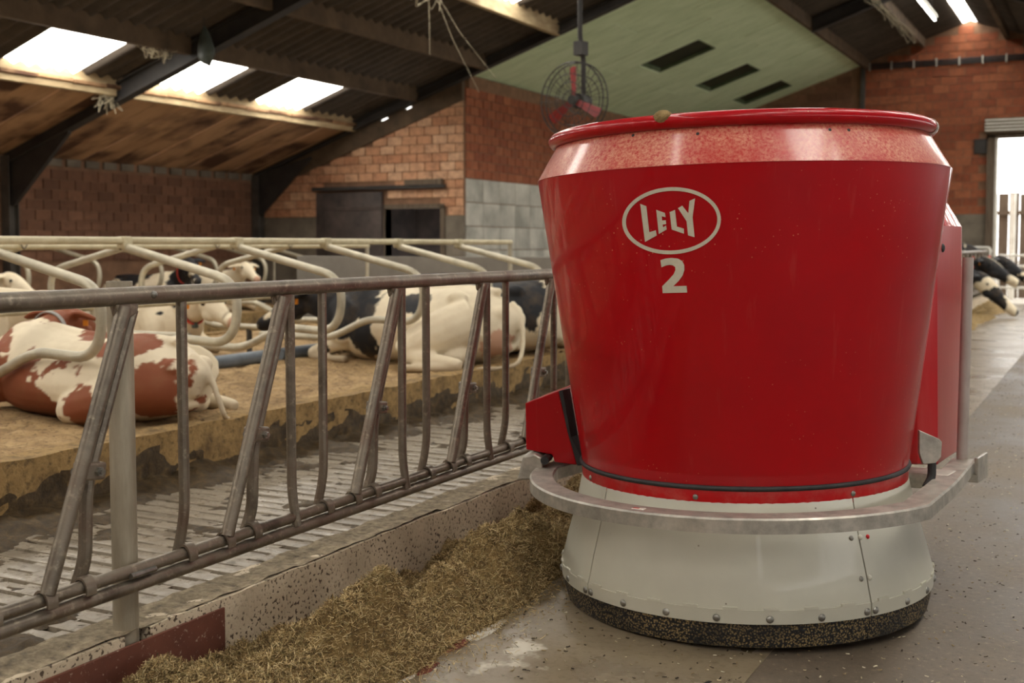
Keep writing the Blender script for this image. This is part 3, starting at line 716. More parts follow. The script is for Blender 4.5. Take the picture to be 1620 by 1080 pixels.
# marker pole at the end of the right bumper arm
pl = MB().sweep([(.648, .70, .46), (.672, .71, 1.29)], .0215, 16).build('marker_pole', 'pole_paint', robot)
MB().bx(.60, .73, .62, .78, .40, .432).bx(.715, .73, .62, .78, .432, .50).build('pole_foot', 'galvanized', pl, ang=0, bevel=.004)
# feed left on the rim
o = MB().ball((0, 0, 0), .035, 12, (1, .8, .75)).build('feed_residue', 'feed_base', robot, spt(COLLAR, (hit(1043, 225, COLLAR) or (R(-35),))[0], 1.735, .008)+Vector((0, 0, .04)))
# lettering -------------------------------------------------------------------
def decal(name, poly, parent, src=(960, 280, 5.4), lift=.0022, sub=4, m='decal_white'):
    """outline in enlarged picture units laid on the tank as a thin film"""
    vs = [hit(src[0]+x/src[2], src[1]+y/src[2], TANK) for x, y in poly]
    bm = bmesh.new(); bv = [bm.verts.new((h[0]*.72, h[1], 0)) for h in vs]; bm.faces.new(bv)
    bmesh.ops.triangulate(bm, faces=bm.faces[:])
    for _ in range(sub):
        long_e = [e for e in bm.edges if e.calc_length() > .022]
        if not long_e: break
        bmesh.ops.subdivide_edges(bm, edges=long_e, cuts=1); bmesh.ops.triangulate(bm, faces=bm.faces[:])
    bmesh.ops.recalc_face_normals(bm, faces=bm.faces)
    for v in bm.verts: a, z = v.co.x/.72, v.co.y; v.co = spt(TANK, a, z, lift)
    ex = bmesh.ops.extrude_face_region(bm, geom=bm.faces[:])
    for v in [g for g in ex['geom'] if isinstance(g, bmesh.types.BMVert)]: v.co.xy *= (1-.0016/.75)
    bmesh.ops.recalc_face_normals(bm, faces=bm.faces)
    me = bpy.data.meshes.new(name); bm.to_mesh(me); bm.free(); me.materials.append(MATS[m]); return put(name, me, parent)
ring = MB(); vs = []; N = 72
for ox, oy in ((428, 288), (397, 256)):
    for k in range(N):
        g = 2*math.pi*k/N; h = hit(960+(542+ox*math.cos(g))/5.4, 280+(376+oy*math.sin(g))/5.4, TANK); vs.append(spt(TANK, h[0], h[1], .0022))
vs += [v*1-Vector((v.x, v.y, 0))*.002 for v in vs[:]]
fs = [(k, (k+1) % N, N+(k+1) % N, N+k) for k in range(N)]+[(2*N+k, 3*N+k, 3*N+(k+1) % N, 2*N+(k+1) % N) for k in range(N)]+[(k, 2*N+k, 2*N+(k+1) % N, (k+1) % N) for k in range(N)]+[(N+k, N+(k+1) % N, 3*N+(k+1) % N, 3*N+k) for k in range(N)]
logo = ring.add(vs, fs).build('logo', 'decal_white', robot, ang=60); tag(logo, 'white oval outline around LELY')
decal('letter', [(270, 225), (322, 246), (348, 470), (405, 455), (412, 500), (312, 552)], logo)
decal('letter', [(409, 280), (484, 308), (489, 344), (455, 336), (459, 372), (490, 371), (494, 404), (464, 408), (468, 432), (494, 416), (499, 450), (432, 487)], logo)
decal('letter', [(526, 302), (571, 285), (588, 428), (648, 447), (649, 490), (544, 452)], logo)
decal('letter', [(598, 270), (634, 250), (688, 318), (697, 210), (745, 190), (724, 350), (741, 522), (685, 505), (673, 385)], logo)
two = [(446, 712), (490, 699), (540, 695), (595, 702), (632, 722), (652, 758), (654, 800), (638, 848), (604, 894), (556, 938), (673, 938), (677, 995), (466, 995), (462, 936), (520, 880), (560, 836), (576, 800), (574, 775), (556, 760), (528, 754), (494, 759), (455, 773)]
decal('numeral', two, robot, sub=3)
# ------------------------------------------------------------------ feed fence with locking bars
FX = -2.475
fence = tag(empty('feed_fence', (FX, 0, .2)), 'grey brown steel headlock fence running along the feed kerb', 'fence')
def fp(y, z, x=0.): return (x, y, z-.2)
def fpart(name, pts, r, n=10, m='fence_steel', parent=None):
    return MB().sweep([fp(*p) for p in pts], r, n).build(name, m, parent or fence)
YE = 28.3
fpart('top_rail', [(-.5, 1.205), (3, 1.205), (6, 1.206), (14, 1.206), (YE, 1.206)], .0262, 16)
fpart('bottom_rail', [(-.5, .42), (6, .42), (14, .42), (YE, .42)], .0185, 12)
fpart('lower_rail', [(-.5, .376), (6, .376), (14, .376), (YE, .376)], .0205, 12)
P0, PF = 2.415, .699
def proto(name, pts, r, n=10, rad=None): 
    p = [(0, y, z) for y, z in pts] if len(pts[0]) == 2 else pts
    return MB().sweep(fillet(p, rad) if rad else p, r, n).mesh(name, 'fence_steel')
m_bar = proto('locking_bar', [(0, -.005, .975), (0, -.292, .235)], .0212, 12)
m_bar2 = proto('bar_stub', [(.0, .038, .965), (.0, -.118, .56), (.0, -.142, .48), (.0, -.15, .29), (-.02, -.165, .21)], .0192, 10, .05)
m_up = proto('upright', [(-.004, .055, .985), (-.004, .056, .30), (.012, .062, .19)], .0165, 10, .08)
m_up2 = proto('upright', [(-.004, .237, .985), (-.004, .237, .33), (-.03, .225, .20)], .0165, 10, .08)
def strapm(name, w=.034, th=.006, ra=.024, rb=.03):
    prof = []
    for k in range(13): g = math.pi*(-.1+1.2*k/12); prof.append((ra*math.cos(g), rb*math.sin(g)))
    mb = MB(); n = len(prof); vs = []
    for s in (-w/2, w/2):
        for q in (1, 1+th/ra):
            for a, b in prof: vs.append((a*q, s, b*q))
    fs = []
    for k in range(n-1): fs += [(k, k+1, n+k+1, n+k), (2*n+k, 3*n+k, 3*n+k+1, 2*n+k+1), (k, 2*n+k, 2*n+k+1, k+1), (n+k, n+k+1, 3*n+k+1, 3*n+k)]
    fs += [(0, n, 3*n, 2*n), (n-1, 3*n-1, 4*n-1, 2*n-1)]
    return mb.add(vs, fs).mesh(name, 'fence_steel', 40)
m_strap = strapm('strap'); 
m_brk = MB().box((0, 0, 0), (.052, .075, .048)).mesh('pivot_bracket', 'fence_steel', 0, .006)
m_bolt = MB().sweep([(.026, 0, 0), (.036, 0, 0)], .013, 6).sweep([(.036, 0, 0), (.044, 0, 0)], .008, 8).mesh('bolt', 'steel_bolt', 30)
m_knob = MB().sweep([(.0, -.035, 0), (.0, -.055, 0)], .012, 8).mesh('pivot_pin', 'steel_bolt', 30)
m_hook = MB().sweep(fillet([(0, -.025, 1.0), (0, -.03, .955), (0, .0, .945), (0, .03, .96)], .015), .009, 8).mesh('latch_hook', 'fence_steel', 40)
m_latch = MB().prism([(-.04, 0), (.05, 0), (.045, -.03), (.02, -.045), (-.025, -.04)], (-.014, 0, .99), (0, 1, 0), (0, 0, 1), (.028, 0, 0)).mesh('latch_plate', 'fence_steel', 0, .004)
for k in range(-3, 37):
    y0 = P0+PF*k; near = k < 7
    put('locking_bar', m_bar, fence, (.012, y0, 0)); put('upright', m_up2, fence, (0, y0, 0))
    if near or k > 29:
        put('bar_stub', m_bar2, fence, (-.012, y0+.008, 0))
        if k != 0: put('upright', m_up, fence, (0, y0, 0))
    if near:
        b = put('pivot_bracket', m_brk, fence, (.004, y0-.135, .535), (R(-6), 0, 0))
        put('bolt', m_bolt, b, (0, .008, 0)); put('pivot_pin', m_knob, b, (0, 0, 0))
        put('strap', m_strap, fence, (.002, y0+.237, .212)); put('strap', m_strap, fence, (.004, y0-.292, .212))
        put('strap', m_strap, fence, (.0, y0-.158, .212))
        put('latch_hook', m_hook, fence, (.0, y0, 0)); put('latch_plate', m_latch, fence, (0, y0, 0))
MB().sweep([fp(2.405, .412, .022), fp(2.50, .412, .022)], .009, 8).build('rail_bolt', 'steel_bolt', fence)
MB().ball(fp(2.44+.07, 1.207, .026), .011, 8).build('rail_bolt', 'steel_bolt', fence, ang=60)
# posts
def post(y):
    o = empty('fence_post', (-2.547, y, 0))
    prof = [(.0365, .0), (.0365, 1.245), (.031, 1.245), (.031, 1.16), (0, 1.16)]
    MB().rev(prof, 24).build('tube', 'post_steel', o)
    return o
tag(post(2.475), 'thick round galvanized fence post set in the kerb beside the rusty plate', 'post')
for k, y in enumerate((6.7, 10.95, 15.2, 19.4, 23.6, 27.8)): 
    tag(post(y), '%s round fence post past the robot along the feed fence' % ('first', 'second', 'third', 'fourth', 'fifth', 'sixth')[k], 'post', 'fence posts past the robot')
tag(MB().bx(-2.499, -2.490, 1.2, 2.838, .03, .198).build('kerb_plate', 'rust_plate', ang=0, bevel=.002), 'rusty red steel plate fixed to the kerb at the post', 'plate')

# ------------------------------------------------------------------ feed along the kerb
def feed_edge(y): return -1.99+.05*math.sin(y*2.3)+.06*fbm(y, 3.0, 1.4)
LUMPS = [(-2.12, 3.12, .17, .15), (-2.20, 2.92, .14, .07), (-2.12, 3.62, .15, .10), (-2.20, 4.02, .16, .13), (-2.10, 4.35, .2, .13), (-2.04, 3.90, .10, .06), (-2.32, 2.45, .20, .05), (-2.1, 2.60, .2, .07), (-2.2, 5.0, .25, .12), (-2.33, 3.35, .12, .04), (-2.2, 2.2, .2, .08)]
def feed_h(x, y):
    e = feed_edge(y); u = (e-x)/(e+2.5)                   # 0 at passage side, 1 at the kerb
    if u < 0: base = u*.6
    else: base = .045*min(1, u*3.2)-.035*max(0, u-.45)
    if 3.05 < y < 4.2: base -= .045*math.exp(-((x+2.36)/.1)**2)*math.sin((y-3.05)/1.15*math.pi)
    for cx, cy, r, h in LUMPS:
        d = ((x-cx)**2+(y-cy)**2)/(r*r)
        if d < 6: base += 1.25*h*math.exp(-d*1.3)
    if y > 6: base += .05*max(0, nz(x, y, 2, 1.7))
    env = min(1, max(0, u*4+.15))
    return base+env*(fbm(x, y, 5, 2.2, 4)*.062+.085*abs(nz(x, y, 3, 6.0))+fbm(x, y, 22, 6.6, 3)*.016)
feed = tag(heightfield('feed_row', 'feed_base', -2.50, -1.80, .6, 8.0, .016, feed_h, None, .0), 'chopped golden silage heaped along the feed kerb near the robot', 'silage', kind='stuff')
tag(heightfield('feed_row', 'feed_base', -2.50, -1.45, 8.0, 28.0, .05, lambda x, y: feed_h(x, y)+.05*max(0, fbm(x, y, 2.2, 9))-.0+.12*max(0, nz(x, y, 5, 1.5)-.1)*(1 if x < -1.6 else .3)-.01, None, .0), 'silage heaped along the far feed kerb under the cow heads', 'silage', kind='stuff')
PAL = np.array([S(208, 182, 130)[:3], S(180, 152, 102)[:3], S(134, 108, 68)[:3], S(226, 204, 154)[:3], S(104, 84, 52)[:3], S(164, 144, 96)[:3]])
def strands(name, XY, Z, parent, lmin, lmax, seed, wmax=.0015, tl=.5, pal=PAL):
    """short chopped stems as one mesh"""
    rng = np.random.default_rng(seed); n = len(Z); L = rng.uniform(lmin, lmax, n); a = rng.uniform(0, 2*math.pi, n); tilt = rng.normal(0, tl, n); w = rng.uniform(wmax*.45, wmax, n)
    d = np.stack([np.cos(a)*np.cos(tilt), np.sin(a)*np.cos(tilt), np.sin(tilt)], 1)*(L/2)[:, None]
    c = np.stack([XY[:, 0], XY[:, 1], Z+.003+np.abs(d[:, 2])*.6], 1)
    s = np.stack([-np.sin(a), np.cos(a), np.zeros(n)], 1)*w[:, None]; u = np.zeros((n, 3)); u[:, 2] = w*1.1
    b = np.zeros((n, 3)); b[:, 2] = rng.normal(0, .08, n)*L
    V = np.stack([c-d-s, c-d+s, c-d+u, c+b-s, c+b+s, c+b+u, c+d-s, c+d+s, c+d+u], 1).reshape(-1, 3)
    q = np.array([(0, 1, 4, 3), (1, 2, 5, 4), (2, 0, 3, 5), (3, 4, 7, 6), (4, 5, 8, 7), (5, 3, 6, 8)])
    Fq = (np.arange(n)[:, None, None]*9+q[None]).reshape(-1, 4)
    col = pal[rng.integers(0, len(pal), n)]*rng.uniform(.72, 1.15, n)[:, None]; col = np.hstack([col, np.ones((n, 1))]).repeat(9, 0)
    me = bpy.data.meshes.new(name); me.vertices.add(len(V)); me.vertices.foreach_set('co', V.astype(np.float32).ravel())
    me.loops.add(Fq.size); me.loops.foreach_set('vertex_index', Fq.astype(np.int32).ravel()); me.polygons.add(len(Fq)); me.polygons.foreach_set('loop_start', np.arange(0, Fq.size, 4, dtype=np.int32)); me.update(calc_edges=True)
    at = me.attributes.new('tint', 'FLOAT_COLOR', 'POINT'); at.data.foreach_set('color', col.astype(np.float32).ravel())
    me.materials.append(MATS['feed_straw']); o = put(name, me, parent); tag(o, kind='stuff'); return o
rng = np.random.default_rng(3)
def pick(n, reg):
    P = []
    while len(P) < n:
        x, y = reg(rng); z = feed_h(x, y)
        if z < .002:
            if rng.random() > .12: continue
            z = .006
        P.append((x, y, z))
    P = np.array(P); return P[:, :2], P[:, 2]
def reg_near(rng):
    y = 1.9+3.4*rng.random()**1.15; e = feed_edge(y); x = rng.uniform(-2.495, e+.05); return x, y
strands('strands', *pick(95000, reg_near), feed, .008, .032, 3)
def reg_loose(rng):
    y = rng.uniform(1.9, 5.5); x = -1.95+abs(rng.normal(0, .10)); return x, y
strands('loose_strands', *pick(2500, reg_loose), feed, .006, .026, 5)
n = 14000; LX = np.stack([rng.uniform(-2.4, 3.2, n), 2.0+13*rng.random(n)**1.7], 1)
lit = strands('floor_litter', LX, np.full(n, .003), None, .004, .015, 9, .003, .12, np.array([S(196, 182, 150)[:3], S(206, 196, 170)[:3], S(56, 46, 36)[:3], S(70, 58, 44)[:3], S(150, 130, 96)[:3]]))
tag(lit, 'scattered straw bits and dirt crumbs on the passage floor', 'litter')
# flaked floor paint at the edge of the feed
def flake(name, m, pts, lab, h=.0055):
    tag(MB().prism([(x, y) for x, y in pts], (0, 0, .0042), (1, 0, 0), (0, 1, 0), (0, 0, h-.004)).build(name, m, ang=0), lab, 'paint patch')
flake('paint_patch', 'peeling_white', [(-1.965, 3.47), (-1.93, 3.40), (-1.895, 3.42), (-1.885, 3.52), (-1.905, 3.66), (-1.955, 3.66)], 'flaking white floor paint patch by the feed nearest the robot')
flake('paint_patch', 'peeling_red', [(-1.96, 3.28), (-1.925, 3.27), (-1.905, 3.36), (-1.925, 3.42), (-1.962, 3.40)], 'rusty red floor paint patch beside the middle of the feed')
flake('paint_patch', 'peeling_white', [(-1.99, 2.98), (-1.92, 2.95), (-1.905, 3.04), (-1.95, 3.12), (-1.99, 3.10)], 'flaking white floor paint patch at the bottom edge of the feed')
flake('paint_patch', 'peeling_red', [(-1.945, 3.12), (-1.905, 3.05), (-1.885, 3.10), (-1.90, 3.18), (-1.935, 3.18)], 'rusty red floor paint patch at the bottom edge of the feed')

# ------------------------------------------------------------------ cubicle stalls
BZ = .315
def div_mesh(sgn=1, flip=False):
    pts = [(0, 1.335), (1.00, 1.105), (.955, .70), (.44, .725), (.05, .55), (-.72, .55)]
    p = fillet([(sgn*a, 0, z) for a, z in pts], [0, .22, .24, .12, .12, 0], 8)
    return MB().sweep(p, .031, 12).mesh('loop_pipe', 'stall_pipe')
M_DIV = {1: div_mesh(1), -1: div_mesh(-1)}
m_clamp = MB().box((0, 0, 1.365), (.075, .085, .085)).mesh('clamp', 'neck_rail_cream', 0, .012)
m_ubolt = MB().sweep(fillet([(-.035, -.05, 1.39), (-.035, .0, 1.30), (-.035, .05, 1.39)], .04), .007, 8).mesh('u_bolt', 'fence_steel')
m_stub = MB().sweep([(0, 0, .2), (0, 0, .55)], .028, 10).mesh('support_post', 'column_steel')
ROWS = [(-6.05, 1, 'front'), (-7.90, -1, 'second'), (-13.0, 1, 'wall')]
YS = [2.50, 3.645, 4.79, 5.935, 7.09, 8.24, 9.39, 10.54]
ORD = ['nearest', 'second', 'third', 'fourth', 'fifth', 'sixth', 'seventh', 'eighth']
for x, sg, row in ROWS:
    ys = {'front': YS, 'second': [v-.46 for v in YS], 'wall': [7.9, 9.045, 10.19, 11.335, 12.48, 13.625, 14.77, 15.9]}[row]
    for k, y in enumerate(ys):
        if row == 'front' and k == 0: continue
        o = empty('stall_divider', (x, y, 0))
        where = {'front': 'front stall row by the alley', 'second': 'second stall row, bent towards the back', 'wall': 'far stall row along the brick wall'}[row]
        tag(o, 'pale bent pipe stall divider, %s in the %s' % (ORD[k], where), 'stall divider', 'stall dividers of the %s row' % row)
        put('loop_pipe', M_DIV[sg], o); put('clamp', m_clamp, o); put('u_bolt', m_ubolt, o, (.0 if sg > 0 else .07, 0, 0))
        put('support_post', m_stub, o, (-.42*sg, 0, 0))
def rail(name, pts, r, m, lab, cat='rail', n=12): return tag(MB().sweep(pts, r, n).build(name, m), lab, cat)
rt = rail('top_rail', [(-6.05, -.5, 1.378), (-6.05, 6, 1.378), (-6.05, 11.72, 1.378)], .026, 'neck_rail_cream', 'long cream top rail over the front stall row')
MB().sweep([(-6.05, 11.70, .3), (-6.05, 11.70, 1.378)], .024, 10).build('end_post', 'stall_pipe', rt)
rt = rail('top_rail', [(-7.90, -.5, 1.335), (-7.90, 11.6, 1.335)], .026, 'neck_rail_cream', 'cream top rail over the second stall row, just behind the front one')
MB().sweep([(-7.90, 11.58, .3), (-7.90, 11.58, 1.335)], .024, 10).build('end_post', 'stall_pipe', rt)
rt = rail('top_rail', [(-13.0, 5, 1.36), (-13.0, 16.2, 1.36)], .026, 'neck_rail_cream', 'top rail of the far stall row along the brick wall')
MB().sweep([(-13.0, 16.2, .3), (-13.0, 16.2, 1.36)], .024, 10).build('end_post', 'stall_pipe', rt)
rl = rail('stop_rail', [(-6.97, -.3, .865), (-6.97, 11.4, .865)], .022, 'neck_rail_cream', 'cream stop rail between the two facing stall rows')
for y in (1.4, 6.5, 11.3): MB().sweep([(-6.97, y, .2), (-6.97, y, .87)], .024, 10).build('support_post', 'stall_pipe', rl)
for k in range(8):
    y = YS[k]+.09; tag(MB().sweep(fillet([(-6.64, y, .37), (-6.64, y+.95, .37)], .02), .056, 14).build('brisket_tube', 'blue_grey_plastic'), 'blue grey plastic brisket tube on the bedding, %s from the camera' % ORD[k], 'tube', 'brisket tubes in the front stalls')

# ------------------------------------------------------------------ cows
WHITE, BROWN, BLACK, PINK = S(222, 208, 180)[:3], S(132, 72, 44)[:3], S(26, 26, 30)[:3], S(196, 154, 128)[:3]
def remesh(mb, vox, smooth=8):
    me = mb.mesh('raw', None, 0); ob = bpy.data.objects.new('raw', me); COL.objects.link(ob)
    m = ob.modifiers.new('r', 'REMESH'); m.mode = 'VOXEL'; m.voxel_size = vox
    m2 = ob.modifiers.new('s', 'SMOOTH'); m2.factor = .5; m2.iterations = smooth
    dg = bpy.context.evaluated_depsgraph_get(); dg.update()
    out = bpy.data.meshes.new_from_object(ob.evaluated_get(dg)); bpy.data.objects.remove(ob); bpy.data.meshes.remove(me)
    out.shade_smooth(); return out
def smooth_path(keys, n):
    """Catmull-Rom through rows of numbers"""
    K = np.array(keys, float); K = np.vstack([2*K[0]-K[1], K, 2*K[-1]-K[-2]]); out = []
    for i in range(1, len(K)-2):
        for t in np.linspace(0, 1, n, endpoint=False):
            p0, p1, p2, p3 = K[i-1:i+3]; out.append(.5*(2*p1+(p2-p0)*t+(2*p0-5*p1+4*p2-p3)*t*t+(3*p1-p0-3*p2+p3)*t**3))
    out.append(K[-2]); return np.array(out)
def loft(mb, keys, n=4, seg=16, shape=None, up=(0, 0, 1)):
    """keys: x, y, z, half width, half height"""
    P = smooth_path(keys, n); mb.sweep([p[:3] for p in P], [(max(.004, p[3]), max(.004, p[4])) for p in P], seg, True, up, shape)
def barrel(cx, cy): return cx*(1.0-.10*cy), cy
def head_keys(base, yaw, drop):
    c, s = math.cos(yaw), math.sin(yaw)
    def P(f, z, hw, hh, side=0.0): return (base[0]+c*f-s*side, base[1]+s*f+c*side, base[2]+z-drop*f, hw, hh)
    return P
def add_head(mb, base, yaw, drop, info, k=1.0):
    P0_ = head_keys(base, yaw, drop); P = lambda f, z, a, b, side=0.0: P0_(f*k, z*k, a*k, b*k, side*k)
    loft(mb, [P(-.06, .0, .085, .10), P(.02, .015, .105, .125), P(.12, .01, .115, .128), P(.24, -.01, .092, .108), P(.35, -.030, .066, .080), P(.43, -.038, .078, .078), P(.50, -.045, .074, .066), P(.535, -.05, .045, .04)], 4, 16)
    for sd in (1, -1):
        a = P(.0, .06, 0, 0, sd*.075)[:3]; b = P(-.03, .055, 0, 0, sd*.19)[:3]; e = P(-.04, .015, 0, 0, sd*.30)[:3]
        loft(mb, [(*a, .034, .03), (*b, .068, .028), (*e, .03, .018)], 3, 10, None, (.5*math.cos(yaw), .5*math.sin(yaw), 1))
        mb.ball(P(.47, -.025, 0, 0, sd*.045)[:3], .045*k, 8); mb.ball(P(.16, -.06, 0, 0, sd*.05)[:3], .07*k, 8, (1.5, 1, 1))
        mb.ball(P(.13, .065, 0, 0, sd*.092)[:3], .032, 8)
    info['eye'] = [P(.135, .062, 0, 0, sd*.113)[:3] for sd in (1, -1)]
    info['tag'] = [P(-.045, .0, 0, 0, sd*.20)[:3] for sd in (1, -1)]
    info['nose'] = P(.50, -.045, 0, 0)[:3]; info['blaze'] = P(.25, .09, 0, 0)[:3]; info['poll'] = P(0, .05, 0, 0)[:3]
    info['hyaw'] = yaw
def lying(side=1, yaw=0., lift=0., drop=.42, neck=1.0):
    mb = MB(); info = {}
    loft(mb, [(-.99, 0, .33, .05, .10), (-.93, 0, .35, .17, .17), (-.80, 0, .345, .29, .25), (-.55, 0, .36, .385, .335), (-.2, 0, .34, .455, .335), (.15, 0, .345, .44, .345), (.45, 0, .375, .36, .375), (.68, 0, .39, .275, .335), (.88, 0, .40, .17, .24), (.97, 0, .40, .08, .12)], 4, 28, barrel)
    for sd in (1, -1):
        mb.ball((-.52, sd*.25, .60), .085, 10, (1.2, .8, .8)); mb.ball((-.87, sd*.13, .47), .075, 10)          # hip and pin bones
        loft(mb, [(.50, sd*.24, .52, .10, .16), (.62, sd*.27, .34, .10, .14), (.66, sd*.27, .20, .085, .10)], 3, 12, None, (1, 0, 0))   # shoulder
    loft(mb, [(-.80, 0, .655, .05, .03), (-.5, 0, .675, .06, .035), (0, 0, .675, .05, .03), (.42, 0, .725, .06, .045)], 4, 10)          # spine
    c, s = math.cos(yaw), math.sin(yaw); nx = lambda d, z: (.62+c*d if d > .12 else .62+d, s*max(0, d-.1), z)
    hb = (.62+c*.58*neck, s*.5*neck, .60+lift)
    loft(mb, [(.48, 0, .50, .22, .26), (.70, s*.03, .52+lift*.15, .175, .235), (.62+c*.30*neck, s*.22*neck, .55+lift*.5, .125, .185), (.62+c*.48*neck, s*.40*neck, .585+lift*.85, .10, .145), (*hb, .09, .11)], 4, 16)
    add_head(mb, hb, yaw*1.1, drop, info)
    for sd in (1, -1):                                                  # folded front legs
        loft(mb, [(.62, sd*.25, .22, .085, .10), (.80, sd*.235, .15, .066, .072), (.97, sd*.22, .085, .058, .062), (1.03, sd*.22, .065, .045, .05)], 3, 12)
        loft(mb, [(1.0, sd*.225, .05, .05, .045), (.82, sd*.28, .04, .036, .036), (.66, sd*.30, .04, .036, .034), (.58, sd*.30, .04, .042, .04)], 3, 10)
    # upper hind leg resting on the ground at the side she lies open to
    loft(mb, [(-.66, side*.24, .42, .20, .20), (-.42, side*.42, .30, .19, .19), (-.22, side*.53, .19, .13, .14), (-.16, side*.56, .13, .09, .10)], 4, 14, None, (1, 0, 0))
    loft(mb, [(-.20, side*.56, .14, .10, .10), (-.45, side*.60, .10, .07, .075), (-.68, side*.60, .075, .055, .06), (-.74, side*.60, .065, .04, .045)], 4, 12)
    loft(mb, [(-.70, side*.60, .05, .045, .045), (-.52, side*.67, .042, .036, .036), (-.33, side*.70, .042, .036, .036), (-.24, side*.71, .04, .046, .04)], 3, 10)
    loft(mb, [(-.55, -side*.30, .25, .2, .2), (-.3, -side*.38, .17, .15, .15), (-.18, -side*.38, .12, .09, .1)], 3, 12, None, (1, 0, 0))
    # tail curling on the ground
    loft(mb, [(-.90, 0, .56, .035, .035), (-1.0, side*.03, .46, .028, .028), (-1.05, side*.08, .24, .023, .023), (-1.04, side*.16, .07, .022, .022), (-.95, side*.32, .035, .022, .022), (-.86, side*.42, .03, .03, .026), (-.78, side*.47, .03, .012, .012)], 4, 8)
    # udder
    mb.ball((-.52, side*.36, .13), .15, 10, (1.1, 1, .8))
    return mb, info
def standing(reach=0., hz=.95, drop=.50):
    mb = MB(); info = {}
    loft(mb, [(-.98, 0, 1.16, .06, .10), (-.92, 0, 1.12, .18, .20), (-.72, 0, 1.08, .28, .28), (-.4, 0, 1.02, .33, .35), (0, 0, .98, .36, .40), (.4, 0, 1.0, .31, .40), (.66, 0, 1.02, .23, .35), (.82, 0, 1.02, .12, .24)], 4, 24, barrel)
    hb = (1.22+reach, 0, hz)
    loft(mb, [(.50, 0, 1.12, .19, .28), (.80, 0, 1.06, .14, .23), (1.05, 0, (.90 if hz > .8 else .84), .105, .14), (*hb, .09, .12)], 4, 16)
    add_head(mb, hb, 0.0, drop, info, 1.25)
    for sd in (1, -1):
        loft(mb, [(.50, sd*.19, .95, .10, .18), (.52, sd*.2, .66, .075, .10), (.53, sd*.19, .42, .055, .06), (.53, sd*.19, .20, .036, .04), (.55, sd*.19, .06, .045, .05), (.57, sd*.19, 0, .055, .075)], 3, 12, None, (1, 0, 0))
        loft(mb, [(-.72, sd*.17, 1.0, .14, .26), (-.64, sd*.21, .74, .11, .17), (-.72, sd*.20, .52, .06, .08), (-.76, sd*.19, .42, .045, .06), (-.72, sd*.19, .2, .036, .042), (-.69, sd*.19, .05, .045, .05), (-.66, sd*.19, 0, .055, .075)], 3, 12, None, (1, 0, 0))
    loft(mb, [(-.96, 0, 1.22, .035, .035), (-1.04, 0, 1.0, .026, .026), (-1.03, 0, .6, .022, .022), (-1.02, 0, .4, .035, .035), (-1.01, 0, .3, .01, .01)], 4, 8)
    mb.ball((-.5, 0, .66), .17, 10, (1.1, .9, .8))
    return mb, info
SHAPES = {}
